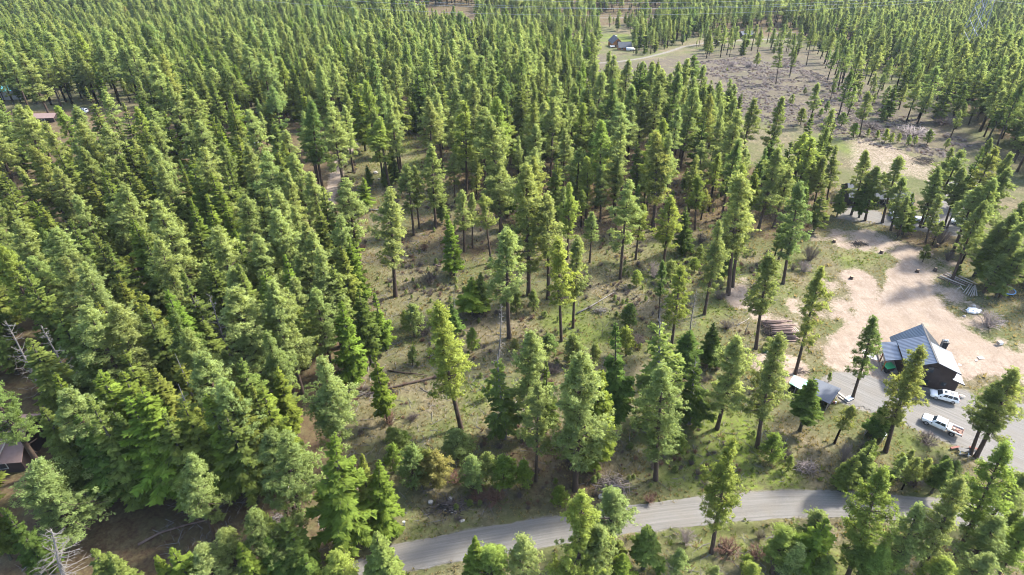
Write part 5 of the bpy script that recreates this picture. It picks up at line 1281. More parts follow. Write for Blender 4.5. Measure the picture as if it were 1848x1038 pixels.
# ------------------------------------------------------------------ the dark house with grey metal roofs
def house_main():
    A_ = at(1722.3, 707.3)
    ub = Vector((3.3, 11.8, 0)).normalized()             # along the ridge, away from the camera
    rz = math.atan2(ub.y, ub.x) - math.pi / 2            # local y = ub, local x = to the right
    n = Vector((ub.y, -ub.x, 0))
    org = Vector(A_) - n * 5.7                           # local origin: foot of the front wall below the ridge
    t = thing('dark_house', 'dark brown house with grey standing-seam metal roofs in the dirt yard', 'house', tuple(org), rz)
    z0 = -0.3
    def wallpoly(name, pts, y0, y1):
        mb = MB(); k = len(pts)
        V = [(x, y, z) for y in (y0, y1) for x, z in pts]
        mb.add(V, [tuple(range(k))[::-1], tuple(range(k, 2 * k))] + [(i, (i + 1) % k, (i + 1) % k + k, i + k) for i in range(k)])
        return mb.build(name, M['brown_siding'], t)
    RZ = 7.2
    wallpoly('front_wall', [(-4.3, z0), (5.7, z0), (5.7, 2.75), (4.45, 3.1), (4.45, 5.3), (0, RZ - 0.28), (-4.3, 4.95)], 0.0, 0.25)
    body = wallpoly('rear_body', [(-4.2, z0), (4.2, z0), (4.2, 3.05), (0, RZ - 0.32), (-4.2, 3.05)], 0.252, 11.4)
    wallpoly('dormer_body', [(-4.295, 3.1), (-1.5, 3.1), (-1.5, 6.1), (-4.295, 4.9)], 0.26, 7.9)
    wallpoly('side_wing', [(4.21, z0), (5.695, z0), (5.695, 2.72), (4.21, 3.4)], 0.255, 5.6)
    wallpoly('upper_side_wing', [(1.5, 3.0), (4.44, 3.0), (4.44, 5.25), (1.5, 6.3)], 0.258, 5.6)
    def roof(name, q, seam_n, up=0.0):
        r_ = MB().slab(q, 0.12).build(name, M['steelroof'], t)
        a, b, c, d = [Vector(p) for p in q]            # a-b along the ridge side, d-c along the eave
        nn = (b - a).cross(d - a).normalized(); nn = nn if nn.z > 0 else -nn
        mb = MB()
        for i in range(seam_n + 1):
            f = i / seam_n
            mb.beam(a.lerp(b, f) + nn * 0.01, d.lerp(c, f) + nn * 0.01, 0.04, 0.05)
        s_ = mb.build('standing_seam', M['steelroof'], r_); s_['kind'] = 'stuff'
        return r_
    roof('main_roof', [(0, 5.2, RZ), (0, 11.9, RZ), (-4.9, 11.9, 2.55), (-4.9, 5.2, 2.55)], 16)
    roof('main_roof', [(0, 4.6, RZ), (0, 11.9, RZ), (4.9, 11.9, 2.55), (4.9, 4.6, 2.55)], 16)
    roof('dormer_roof', [(0, -0.9, RZ + 0.06), (0, 8.0, RZ + 0.06), (-4.95, 8.0, 4.85), (-4.95, -0.9, 4.85)], 20)
    roof('side_roof', [(0, -0.9, RZ + 0.06), (0, 5.9, RZ + 0.06), (4.8, 5.9, 5.35), (4.8, -0.9, 5.35)], 16)
    roof('lower_side_roof', [(4.1, -0.55, 3.45), (4.1, 5.85, 3.45), (6.5, 5.85, 2.6), (6.5, -0.55, 2.6)], 14)
    roof('porch_roof', [(-4.7, 2.6, 4.05), (-4.7, 8.6, 4.05), (-7.5, 8.6, 3.05), (-7.5, 2.6, 3.05)], 14)
    MB().beam((0, -0.95, RZ + 0.14), (0, 11.95, RZ + 0.14), 0.35, 0.06).build('ridge_cap', M['trimdark'], t)
    for q in (((0, -0.93, RZ - 0.05), (-5.0, -0.93, 4.73)), ((0, -0.93, RZ - 0.05), (4.85, -0.93, 5.23)), ((4.1, -0.58, 3.34), (6.55, -0.58, 2.5))):
        MB().beam(*q, 0.06, 0.22).build('fascia', M['trimdark'], t)
    for x in (-7.3,):
        for y in (2.9, 5.6, 8.3):
            MB().box(x - .1, x + .1, y - .1, y + .1, -0.2, 3.0).build('porch_post', M['cedar'], t)
    MB().box(-7.3, -4.32, 2.7, 8.4, 0.1, 0.45).build('porch_deck', M['lumber'], t)
    for y0, y1 in ((2.9, 5.6), (5.6, 8.3)):
        rl = MB().beam((-7.3, y0 + .12, 1.4), (-7.3, y1 - .12, 1.4), 0.08).build('porch_rail', M['trimdark'], t)
        for k in range(1, 8):
            y = y0 + (y1 - y0) * k / 8
            MB().box(-7.32, -7.28, y - .02, y + .02, 0.45, 1.36).build('baluster', M['trimdark'], rl)
    MB().box(-10.2, -7.4, 6.2, 9.4, -0.1, 0.10).build('entry_slab', M['concrete'], t)
    MB().beam((-8.4, 6.8, 0.0), (-7.5, 8.2, 3.1), 0.14).build('brace_post', M['cedar'], t)
    for x, z, w, h in ((-0.2, 4.6, 1.0, 1.3), (-0.2, 1.3, 1.2, 1.1), (-2.6, 1.4, 1.6, 1.1), (-2.4, 4.0, 1.0, 0.9), (3.2, 1.5, 0.9, 0.8)):
        fr_ = MB().box(x - w / 2 - .09, x + w / 2 + .09, -0.05, 0.0, z - h / 2 - .09, z + h / 2 + .09).build('window', M['trimdark'], t)
        for s_ in (-1, 1):
            MB().box(x + s_ * w / 4 - w / 4 + .03, x + s_ * w / 4 + w / 4 - .03, -0.065, -0.053, z - h / 2, z + h / 2).build('pane', M['glass'], fr_)
    MB().box(0.7, 0.9, -0.06, -0.002, 5.3, 5.6).build('wall_lamp', M['black'], t)
    ch = MB().box(2.9, 3.9, 6.6, 7.6, 2.0, 7.0).build('chimney', M['trimdark'], t)
    MB().box(2.82, 3.98, 6.52, 7.68, 7.0, 7.12).build('chimney_cap', M['black'], ch)
    for k in (3.2, 3.62):
        MB().tube([(k, 7.1, 7.1), (k, 7.1, 7.55)], 0.16, 10).build('flue', M['white'], ch, True)
    return org, rz
house_main()

# ------------------------------------------------------------------ sheds
def shed(name, label, corners, zf, zb, zfoot, roofm, wallm, seams=True):
    """A lean-to over four ground corners (back-left, back-right, front-right, front-left) given as points under the roof."""
    c = [Vector(p) for p in corners]
    o = sum(c, Vector()) / 4; o.z = 0
    t = thing(name, label, 'shed', tuple(o))
    q = [p - o for p in c]
    top = [Vector((p.x, p.y, z)) for p, z in zip(q, (zb, zb, zf, zf))]
    r_ = MB().slab(top, 0.09).build('roof', M[roofm], t)
    if seams:
        mb = MB()
        for i in range(13):
            f = i / 12
            mb.beam(top[0].lerp(top[1], f) + Vector((0, 0, .03)), top[3].lerp(top[2], f) + Vector((0, 0, .03)), 0.05)
        s_ = mb.build('standing_seam', M[roofm], r_); s_['kind'] = 'stuff'
    w = [p * 0.86 for p in q]
    for i, j, nm in ((0, 1, 'back_wall'), (3, 0, 'side_wall'), (1, 2, 'side_wall')):
        zi, zj = (zb if i < 2 else zf) - 0.16, (zb if j < 2 else zf) - 0.16
        a, b = w[i], w[j]
        d = (b - a).normalized(); n_ = Vector((-d.y, d.x, 0)) * 0.05
        a2, b2 = a + d * 0.06, b - d * 0.06
        V = [(a2 - n_).to_tuple()[:2] + (zfoot,), (b2 - n_).to_tuple()[:2] + (zfoot,), (b2 - n_).to_tuple()[:2] + (zj,), (a2 - n_).to_tuple()[:2] + (zi,),
             (a2 + n_).to_tuple()[:2] + (zfoot,), (b2 + n_).to_tuple()[:2] + (zfoot,), (b2 + n_).to_tuple()[:2] + (zj,), (a2 + n_).to_tuple()[:2] + (zi,)]
        MB().add(V, [(0, 1, 2, 3), (7, 6, 5, 4), (0, 4, 5, 1), (1, 5, 6, 2), (2, 6, 7, 3), (3, 7, 4, 0)]).build(nm, M[wallm], t)
    for p in (w[2], w[3], (w[2] + w[3]) / 2):
        MB().box(p.x - .07, p.x + .07, p.y - .07, p.y + .07, zfoot, zf - 0.14).build('post', M['lumber'], t)
    return t
def roofpts(px, z): return [at(x, y, zz) for (x, y), zz in zip(px, z)]
shed('wood_shed', 'open-fronted shed with a grey metal roof beside the gravel drive', roofpts([(1472, 682), (1518, 701), (1498, 728), (1452, 706)], (3, 3, 2.4, 2.4)), 2.4, 3.0, -0.2, 'shedroof', 'brown_siding')
shed('tarp_shed', 'small shelter under a pale blue and green tarp beside the wood shed', roofpts([(1433, 676), (1463, 688), (1450, 704), (1424, 690)], (2.4, 2.4, 2.1, 2.1)), 2.1, 2.4, -0.2, 'tarp', 'lumber', False)
shed('flat_shelter', 'white flat-roofed shelter half hidden behind the broad pine', roofpts([(1577, 755), (1612, 768), (1598, 788), (1562, 772)], (2.2, 2.2, 2.2, 2.2)), 2.2, 2.21, 0.3, 'white', 'white', False)
for px, py, w, d, h, lab, m in [(1516, 712, .5, 2.6, .15, 'pale plank leaning by the wood shed corner', 'lumber'), (1522, 722, .4, 2.0, .15, 'shorter pale plank lying beside the first plank', 'lumber'), (1531, 722, 1.6, .9, .5, 'grey box at the foot of the tall pine by the drive', 'galv')]:
    b = at(px, py)
    o = MB().box(-w / 2, w / 2, -d / 2, d / 2, 0.03, h).build('plank' if d > 1 else 'storage_box', M[m], None, bevel=0.02); o.location = b; o.rotation_euler = (0, 0, 0.5)
    tag(o, lab, 'plank' if d > 1 else 'box')
    if d < 1:
        MB().box(-w / 2 - .03, w / 2 + .03, -d / 2 - .03, d / 2 + .03, h + .002, h + .08).build('lid', M['white'], o, bevel=0.02)
b = at(1505, 728); t = thing('fuel_can', 'small red and white cans beside the wood shed', 'can', tuple(b))
MB().box(-.25, .05, -.2, .2, 0, .5).build('can', M['redpaint'], t, bevel=.05); MB().tube([(0.3, 0, 0), (.3, 0, .45)], .16, 10).build('bucket', M['white'], t)
# wheeled bin with a green lid by the porch
b = at(1601, 669); t = thing('waste_bin', 'black waste bin with a bright green lid beside the porch', 'bin', tuple(b), 0.25)
MB().add([(-.85, -.6, 0), (.85, -.6, 0), (.85, .6, 0), (-.85, .6, 0), (-1.0, -.7, 1.3), (1.0, -.7, 1.3), (1.0, .7, 1.3), (-1.0, .7, 1.3)], [(3, 2, 1, 0), (4, 5, 6, 7), (0, 1, 5, 4), (1, 2, 6, 5), (2, 3, 7, 6), (3, 0, 4, 7)]).build('tub', M['black'], t)
MB().slab([(-1.08, -.78, 1.32), (1.08, -.78, 1.32), (1.08, .78, 1.5), (-1.08, .78, 1.5)], .06).build('lid', M['greenlid'], t)
for x in (-.8, .8): MB().tube([(x - .06, -.62, .12), (x + .06, -.62, .12)], .12, 10).build('wheel', M['tyre'], t)

# ------------------------------------------------------------------ vehicles
def loft(secs, n=None):
    """Closed skin over cross-sections; each section = list of (y, z) from the sill round the top to the other sill, at station x."""
    mb = MB(); k = len(secs[0][1])
    V = [(x, y, z) for x, s_ in secs for y, z in s_]
    Fc = [(i * k + j, i * k + j + 1, (i + 1) * k + j + 1, (i + 1) * k + j) for i in range(len(secs) - 1) for j in range(k - 1)]
    Fc += [(i * k + k - 1, i * k, (i + 1) * k, (i + 1) * k + k - 1) for i in range(len(secs) - 1)]
    Fc += [tuple(range(k))[::-1], tuple((len(secs) - 1) * k + j for j in range(k))]
    return mb.add(V, Fc)
def ring(w, z0, z1, r=0.12, t=0.06):
    """Half-width w box section with rounded shoulders."""
    h = [(-w + t, z0), (-w, z0 + 0.15), (-w, (z0 + z1) / 2), (-w + 0.02, z1 - r), (-w + r, z1 - 0.01), (-w * 0.5, z1 + 0.015)]
    return h + [(0, z1 + 0.02)] + [(-y, z) for y, z in reversed(h)]
def wheel(t, x, y, r=0.4, w=0.26):
    s_ = 1 if y > 0 else -1
    o = MB().tube([(x, y - w / 2, r), (x, y - w / 2 + .04, r), (x, y + w / 2 - .04, r), (x, y + w / 2, r)], [r * .88, r, r, r * .88], 20).build('wheel', M['tyre'], t, True)
    MB().tube([(x, y + s_ * (w / 2 - .02), r), (x, y + s_ * (w / 2 + .012), r)], [r * .62, r * .6], 16).build('rim', M['alloy'], o)
    MB().tube([(x, y + s_ * (w / 2 + .014), r), (x, y + s_ * (w / 2 + .03), r)], [r * .16, r * .14], 8).build('hub', M['black'], o)
    MB().tube([(x, y - s_ * .02, r), (x, y + s_ * (w / 2 - .06), r)], [r * 1.16, r * 1.16], 18).build('wheel_arch', M['black'], o)
def greenhouse(t, x0, x1, x2, x3, zb, zt, wb, wt, m, panes):
    """Cab above the belt line: x0 windscreen foot, x1 windscreen head, x2 rear glass head, x3 rear glass foot."""
    sec = lambda w, z: [(-w, z), (-w * .5, z + .02), (0, z + .03), (w * .5, z + .02), (w, z)]
    V = [(x0, -wb, zb), (x0, wb, zb), (x3, wb, zb), (x3, -wb, zb), (x1, -wt, zt), (x1, wt, zt), (x2, wt, zt), (x2, -wt, zt)]
    c = MB().add(V, [(0, 1, 5, 4), (1, 2, 6, 5), (2, 3, 7, 6), (3, 0, 4, 7), (4, 5, 6, 7), (3, 2, 1, 0)]).build('cab', M[m], t, bevel=0.07)
    L = lambda a, b, f: Vector(a).lerp(Vector(b), f)
    def pane(nm, a, b, c_, d, f0, f1, g0, g1, off):
        """quad a-b (bottom) d-c (top), window between fractions"""
        q = [L(L(a, b, f0), L(d, c_, f0), g0), L(L(a, b, f1), L(d, c_, f1), g0), L(L(a, b, f1), L(d, c_, f1), g1), L(L(a, b, f0), L(d, c_, f0), g1)]
        off = Vector(off).normalized()
        MB().add([p + off * 0.03 for p in q] + [p + off * 0.005 for p in q], [(0, 1, 2, 3), (7, 6, 5, 4), (0, 4, 5, 1), (1, 5, 6, 2), (2, 6, 7, 3), (3, 7, 4, 0)]).build(nm, M['glass'], c)
    pane('windscreen', V[0], V[1], V[5], V[4], .07, .93, .1, .92, (1, 0, .8))
    pane('rear_window', V[2], V[3], V[7], V[6], .1, .9, .25, .85, (-1, 0, .3))
    for f0, f1 in panes:
        pane('side_window', V[0], V[3], V[7], V[4], f0, f1, .14, .84, (0, -1, .2))
        pane('side_window', V[1], V[2], V[6], V[5], f0, f1, .14, .84, (0, 1, .2))
    return c
def car_common(t, xf, xr, w, zl, zt_):
    for y in (-w + .22, w - .22):
        MB().box(xf - .10, xf + .035, y - .16, y + .16, zl - .09, zl + .07).build('headlight', M['lamp_clear'], t, bevel=.02)
        MB().box(xr - .035, xr + .08, y - .08, y + .12, zt_ - .16, zt_ + .16).build('tail_light', M['lamp_red'], t, bevel=.02)
    MB().box(xf - .06, xf + .03, -w * .55, w * .55, zl - .12, zl + .06).build('grille', M['black'], t)
    for y in (-w - .12, w + .12):
        MB().box(xf - 1.75, xf - 1.55, y - .1, y + .1, 1.02, 1.2).build('mirror', M['black'], t, bevel=.03)
def suv(label, pos, rz, group=None):
    t = thing('parked_suv', label, 'car', pos, rz, group)
    W_ = 0.96
    secs = [(2.50, ring(.72, .45, .78)), (2.42, ring(.86, .36, .92)), (2.0, ring(.95, .30, 1.0)), (1.15, ring(W_, .28, 1.05)), (0.0, ring(W_, .28, 1.08)), (-1.2, ring(W_, .28, 1.10)), (-2.2, ring(.95, .30, 1.10)), (-2.45, ring(.88, .38, 1.02)), (-2.52, ring(.80, .48, .9))]
    loft(secs).build('body', M['carwhite'], t, True)
    c = greenhouse(t, 1.35, .55, -2.0, -2.42, 1.02, 1.76, .90, .72, 'carwhite', ((.20, .40), (.43, .66), (.70, .93)))
    for x in (-.05, -1.0): MB().box(x - .32, x + .32, -.42, .42, 1.778, 1.795).build('sunroof', M['glass'], c)
    for y in (-.66, .66): MB().beam((.4, y, 1.82), (-1.9, y, 1.82), .05).build('roof_rail', M['alloy'], c)
    for x in (1.5, -1.5):
        for y in (-.83, .83): wheel(t, x, y, .39)
    for x in (.55, -.55):
        for y in (-.975, .975): MB().box(x - .12, x + .12, y - .02, y + .02, .92, .96).build('door_handle', M['alloy'], t)
    car_common(t, 2.5, -2.5, .92, .74, .92)
    return t
def pickup(label, pos, rz, group=None, flatbed=True, m='carwhite'):
    t = thing('pickup_truck', label, 'truck', pos, rz, group)
    W_ = .99
    loft([(3.25, ring(.84, .62, 1.12)), (3.15, ring(.94, .52, 1.22)), (2.5, ring(W_, .48, 1.30)), (1.75, ring(W_, .46, 1.34)), (.0, ring(W_, .44, 1.30)), (-.75, ring(W_, .46, 1.30)), (-.8, ring(.96, .5, 1.28))]).build('body', M[m], t, True)
    greenhouse(t, 1.72, 1.1, -.62, -.78, 1.27, 1.98, .92, .78, m, ((.20, .52), (.56, .90)))
    if flatbed:
        bed = MB().box(-3.35, -.9, -1.05, 1.05, .92, 1.05).build('deck', M['rust'], t)
        for y in (-1.02, 1.02): MB().box(-3.3, -.92, y - .05, y + .05, 1.052, 1.32).build('side_rail', M['carwhite'], bed)
        MB().box(-1.5, -.92, -.96, .96, 1.052, 1.42).build('tool_box', M['carwhite'], bed, bevel=.03)
        MB().box(-3.42, -3.352, -1.05, 1.05, .8, 1.3).build('tailgate', M['rust'], bed)
        MB().beam((-1.7, -.5, 1.12), (-3.0, .6, 1.15), .12).build('cargo_bar', M['redpaint'], bed)
        MB().beam((-1.8, .5, 1.12), (-2.9, -.3, 1.14), .1).build('cargo_bar', M['rust'], bed)
        MB().tube([(-1.9, .1, 1.06), (-1.9, .1, 1.4)], .22, 10).build('cargo_bucket', M['lumber'], bed)
        MB().box(-3.2, -.8, -.5, .5, .55, .9).build('chassis', M['black'], t)
    else:
        loft([(-.85, ring(W_, .46, 1.3)), (-2.9, ring(W_, .46, 1.3)), (-3.0, ring(.95, .5, 1.26))]).build('bed', M[m], t, True)
        MB().box(-2.85, -.95, -.8, .8, 1.325, 1.335).build('bed_floor', M['black'], t)
    for x in (2.3, -1.95):
        for y in (-.87, .87): wheel(t, x, y, .44, .3)
    MB().box(3.2, 3.36, -.95, .95, .5, .72).build('front_bumper', M['black'], t, bevel=.03)
    car_common(t, 3.24, -3.3 if not flatbed else -3.44, .94, 1.0, .9)
    return t
def wheel_place(f, r, wb, half, toward=(0, 1)):
    """Centre and heading from the ground points of the near front and rear wheel."""
    F_, R_ = at(*f), at(*r)
    d = unit(F_ - R_); n = np.array([-d[1], d[0], 0])
    if n[1] < 0: n = -n
    c = (F_ + R_) / 2 + n * half
    return tuple(c), math.atan2(d[1], d[0])
p_, a_ = wheel_place((1686, 722), (1717, 730.5), 3, .83)
suv('white SUV with two sunroofs parked beside the dark house', (p_[0], p_[1], 0.03), a_)
p_, a_ = wheel_place((1671, 768), (1717, 789), 4.25, .87)
pickup('white crew-cab pickup with a rusty flatbed on the gravel drive', (p_[0], p_[1], 0.03), a_)
b = at(1612, 392); pickup('white pickup seen end-on between the pines at the far lot', tuple(b), -1.9, None, False)
b = at(1672, 402); pickup('white pickup with open cab partly behind two trunks at the far lot', tuple(b), 2.75, None, False)
b = at(1732, 405); suv('pale car parked at the right end of the far lot', tuple(b), 2.6)
b = at(462, 262); suv('white car glimpsed between the firs left of the dirt track', tuple(b), 1.9)
b = at(150, 203); suv('dark blue car under the trees near the upper left edge', tuple(b), 2.9)

# picnic table and benches by the drive
b = at(1738, 818); t = thing('picnic_table', 'black-topped picnic table with white legs beside the twin pines', 'picnic table', tuple(b), -0.35)
for k in range(5): MB().box(-.95, .95, -.38 + k * .155, -.24 + k * .155, .72, .76).build('table_board', M['black'], t)
for y in (-.75, .75): MB().box(-.95, .95, y - .14, y + .14, .42, .46).build('bench_board', M['black'], t)
for x in (-.65, .65):
    for s_ in (-1, 1): MB().beam((x, s_ * .7, 0), (x, s_ * .22, .71), .1, .06).build('leg', M['white'], t)
    MB().beam((x + .08, -.8, .39), (x + .08, .8, .39), .08, .05).build('cross_brace', M['white'], t)
for px, py, rz, lab in [(1722, 810, 0.2, 'rust-red log bench left of the picnic table'), (1758, 812, -0.4, 'rust-red log bench behind the twin pine trunks')]:
    b = at(px, py); t = thing('log_bench', lab, 'bench', tuple(b), rz)
    MB().box(-.9, .9, -.2, .2, .38, .46).build('seat', M['redpaint'], t)
    for x in (-.7, .7): MB().box(x - .1, x + .1, -.18, .18, -.05, .378).build('leg', M['rust'], t)
# small things in the yard
b = at(1755, 563); t = thing('tarp_heap', 'crumpled white tarp heap at the edge of the dirt yard', 'tarp', tuple(b))
bm = bmesh.new(); bmesh.ops.create_icosphere(bm, subdivisions=3, radius=1.0)
for v in bm.verts:
    v.co.x *= 1.7; v.co.z *= .55; v.co *= 1 + .22 * math.sin(v.co.x * 5 + v.co.y * 3) * math.cos(v.co.y * 6)
me = bpy.data.meshes.new('sheet'); bm.to_mesh(me); bm.free(); me.materials.append(M['white']); o = link(bpy.data.objects.new('sheet', me), t); o.location = (0, 0, .35)
MB().beam((-1.5, -.6, .2), (-2.6, .4, .35), .12).build('prop_stick', M['lumber'], t)
b = at(1803, 622); t = thing('wooden_crate', 'pale wooden crate with short legs standing in the dirt yard', 'crate', tuple(b), .2)
for i in range(4): MB().box(-.55, .55, -.4 + .2 * i, -.23 + .2 * i, .78, .84).build('slat', M['lumber'], t)
for x in (-.5, .5):
    MB().box(x - .04, x + .04, -.4, .4, .2, .775).build('side', M['lumber'], t)
MB().box(-.46, .46, -.4, -.36, .2, .775).build('front', M['white'], t)
for x in (-.48, .48):
    for y in (-.36, .36): MB().box(x - .05, x + .05, y - .05, y + .05, -.05, .2).build('leg', M['lumber'], t)
for px, py, w, d, lab in [(1770, 646, .6, .4, 'white sheet lying on the dirt behind the house'), (1762, 651, .22, .2, 'small white scrap beside the white sheet on the dirt'), (1732, 659, .3, .25, 'white panel lying by the right side of the house')]:
    b = at(px, py); o = MB().slab([(-w, -d, .08), (w, -d * .8, .12), (w * .8, d, .1), (-w * .9, d * .9, .16)], .05).build('white_sheet', M['white']); o.location = b; tag(o, lab, 'sheet')
b = at(1380, 636); t = thing('camp_tent', 'dark green dome and white bag on the grass below the log stack', 'tent', tuple(b))
bm = bmesh.new(); bmesh.ops.create_uvsphere(bm, u_segments=12, v_segments=8, radius=.5)
me = bpy.data.meshes.new('dome'); bm.to_mesh(me); bm.free(); me.materials.append(M['bluegreen']); o = link(bpy.data.objects.new('dome', me), t); o.location = (0, .1, .35); o.scale = (1, .8, 1.3)
MB().box(.35, .85, -.45, .05, 0, .35).build('bag', M['white'], t, bevel=.1)
b = at(730, 949); t = thing('marker_post', 'white-topped grey marker post on the verge left of the road', 'post', tuple(b))
MB().box(-.09, .09, -.06, .06, -.2, .9).build('post', M['galv'], t); MB().box(-.2, .2, -.14, .14, .9, 1.15).build('cap', M['white'], t, bevel=.03)
b = at(1813, 528); t = thing('trampoline', 'blue-rimmed trampoline under the firs at the right edge', 'trampoline', tuple(b))
MB().tube([(2.0 * math.cos(a), 2.0 * math.sin(a), .85) for a in np.linspace(0, 6.283, 25)], .12, 6).build('rim_pad', M['blue'], t, True)
MB().tube([(0, 0, .8), (0, 0, .83)], 1.85, 24).build('mat', M['black'], t)
for a in np.linspace(0, 5.24, 6): MB().tube([(1.9 * math.cos(a), 1.9 * math.sin(a), 0), (1.9 * math.cos(a), 1.9 * math.sin(a), .8)], .04, 6).build('leg', M['galv'], t)
for px, py, px2, py2, lab in [(1346, 588, 1344, 602, 'white stake standing left of the log stack'), (1401, 842, 1411, 812, 'pale leaning dead stem above the verge')]:
    b = at(px2, py2); o = MB().tube([(0, 0, -.2), (.3, .1, 3.0)], [.1, .05], 6).build('leaning_stake', M['deadwood'], None, True); o.location = b; tag(o, lab, 'stake')

# ------------------------------------------------------------------ other buildings
def gable(name, label, pos, rz, L, W, hw, hr, wallm, roofm, wins=(), over=.5, cat='house', doors=(), chim=None):
    """Gabled block: ridge along local x, L long, W wide, eaves hw, ridge hr."""
    t = thing(name, label, cat, pos, rz)
    pts = [(-W / 2, -.4), (W / 2, -.4), (W / 2, hw), (0, hr - .12), (-W / 2, hw)]
    V = [(x, y, z) for x in (-L / 2, L / 2) for y, z in pts]
    MB().add(V, [(4, 3, 2, 1, 0), (5, 6, 7, 8, 9)] + [(i, (i + 1) % 5, (i + 1) % 5 + 5, i + 5) for i in range(5)]).build('wall', M[wallm], t)
    sl = (hr - hw) / (W / 2)
    for s_ in (-1, 1):
        r_ = MB().slab([(-L / 2 - over, 0, hr), (L / 2 + over, 0, hr), (L / 2 + over, s_ * (W / 2 + over), hw - sl * over + .1), (-L / 2 - over, s_ * (W / 2 + over), hw - sl * over + .1)], .14).build('roof', M[roofm], t)
    if chim:
        MB().box(chim[0] - .4, chim[0] + .4, chim[1] - .4, chim[1] + .4, hw, hr + .8).build('chimney', M['concrete'], r_)
    for x, z, w, h in wins:
        f = MB().box(x - w / 2 - .1, x + w / 2 + .1, -W / 2 - .06, -W / 2 - .002, z - h / 2 - .1, z + h / 2 + .1).build('window', M['white'], t)
        MB().box(x - w / 2, x + w / 2, -W / 2 - .075, -W / 2 - .063, z - h / 2, z + h / 2).build('pane', M['glass'], f)
    for x, w in doors:
        MB().box(x - w / 2, x + w / 2, -W / 2 - .05, -W / 2 - .002, 0, 2.3).build('door', M['white'], t)
    return t
# the house at the lot behind the row of pines
b = at(1550, 362)
gable('lot_house', 'dark house with a charcoal roof behind the row of pines', tuple(b), -.15, 9, 8, 3.2, 5.6, 'trimdark', 'roofdark', ((-2.6, 1.7, 1.0, 1.4), (1.0, 1.7, 1.4, 1.2)))
b = at(1612, 366)
gable('lot_garage', 'long dark garage glimpsed between the pines right of the lot house', tuple(b), -.25, 8, 6, 2.6, 4.0, 'trimdark', 'roofdark', ((-3, 1.6, 1.2, 1.0),), doors=((0, 2.6), (3.2, 2.6)), cat='garage')
# chalet far off
b = at(1110, 84)
t = gable('cedar_chalet', 'cedar chalet with dark roofs on a green lawn far across the flat', tuple(b), R(90) + .15, 12, 9, 4.2, 8.4, 'cedar', 'roofdark'); t.scale = (.8, .8, .8)
for x, z in ((-2, 2), (2, 2), (0, 5.6)):
    f = MB().box(-6.56, -6.502, x - .7, x + .7, z - .8, z + .8).build('window', M['trimdark'], t); MB().box(-6.58, -6.565, x - .6, x + .6, z - .7, z + .7).build('pane', M['glass'], f)
MB().box(-9.5, -6.6, 2.2, 7.4, .2, .5).build('deck', M['lumber'], t); MB().box(-9.4, -6.6, 3, 6.8, 2.4, 2.6).build('deck_roof', M['white'], t)
for x in (-9.2, -6.9): MB().box(x - .1, x + .1, 6.5, 6.7, .5, 2.4).build('deck_post', M['white'], t)
MB().box(-8, -7.1, -4.3, -2.6, 9.1, 9.9).build('chimney', M['concrete'], t).location = (9, 3, -1)
b = at(1126, 90)
gable('chalet_garage', 'cedar garage wing with a dark blue roof in front of the chalet', tuple(b), .05, 8, 5.5, 2.6, 5.2, 'cedar', 'roofdark', ((-2, 1.5, 1.0, 1.2),), doors=((2.0, 2.4),), cat='garage')
b = at(1138, 92); t = thing('boat_trailer', 'white covered trailer beside the chalet garage', 'trailer', tuple(b), .2)
loft([(3, ring(.3, .7, 1.2)), (2, ring(.9, .6, 1.9)), (-2.6, ring(1.1, .6, 2.3)), (-3, ring(1.0, .7, 2.1))]).build('cover', M['white'], t, True)
for y in (-1.1, 1.1): MB().tube([(-.6, y - .12, .4), (-.6, y + .12, .4)], .4, 12).build('wheel', M['tyre'], t)
# roofs in the forest
b = at(862, 58); gable('grey_forest_house', 'grey-roofed house half buried in the far forest', tuple(b), .5, 16, 9, 4.5, 8.2, 'concrete', 'galv', ((0, 2, 2, 1.4),), chim=(3, 1))
b = at(800, 50); gable('small_forest_house', 'small slate-roofed house left of the grey forest house', tuple(b), 1.3, 9, 7, 4, 7.0, 'concrete', 'roofdark', ((0, 2, 1.4, 1.2),))
b = at(1345, 68); gable('dark_far_garage', 'dark garage beside the far road', tuple(b), .2, 9, 7, 3.0, 4.8, 'trimdark', 'roofdark', doors=((0, 3),), cat='garage')
b = at(118, 3); gable('pale_far_house', 'pale roof glimpsed above the trees along the top edge', tuple(b), .2, 12, 8, 12, 14, 'white', 'galv')
b = at(24, 178); gable('teal_shed', 'shed with a bright teal roof in the trees at the upper left edge', tuple(b), .4, 7, 5, 4.5, 6, 'concrete', 'teal', cat='shed')
b = at(86, 218); gable('brown_shed', 'low brown shed in the small opening at the upper left', tuple(b), .1, 8, 5, 2.2, 3.2, 'brown_siding', 'shingle', ((0, 1.2, 1, .8),), cat='shed')
# brown-shingled house cut by the left edge
b = at(2, 812)
t = gable('shingled_house', 'brown-shingled house at the left edge of the forest', tuple(b), .12, 14, 11, 3.0, 7.2, 'brown_siding', 'shingle', ((3.6, 1.6, 1.6, 1.2), (-1, 1.6, 1.2, 1.2)))
MB().slab([(3.2, -6.2, 3.0), (5.2, -1.8, 6.35), (5.45, -1.8, 6.35), (3.45, -6.2, 3.0)], .1).build('valley_flashing', M['lumber'], t)

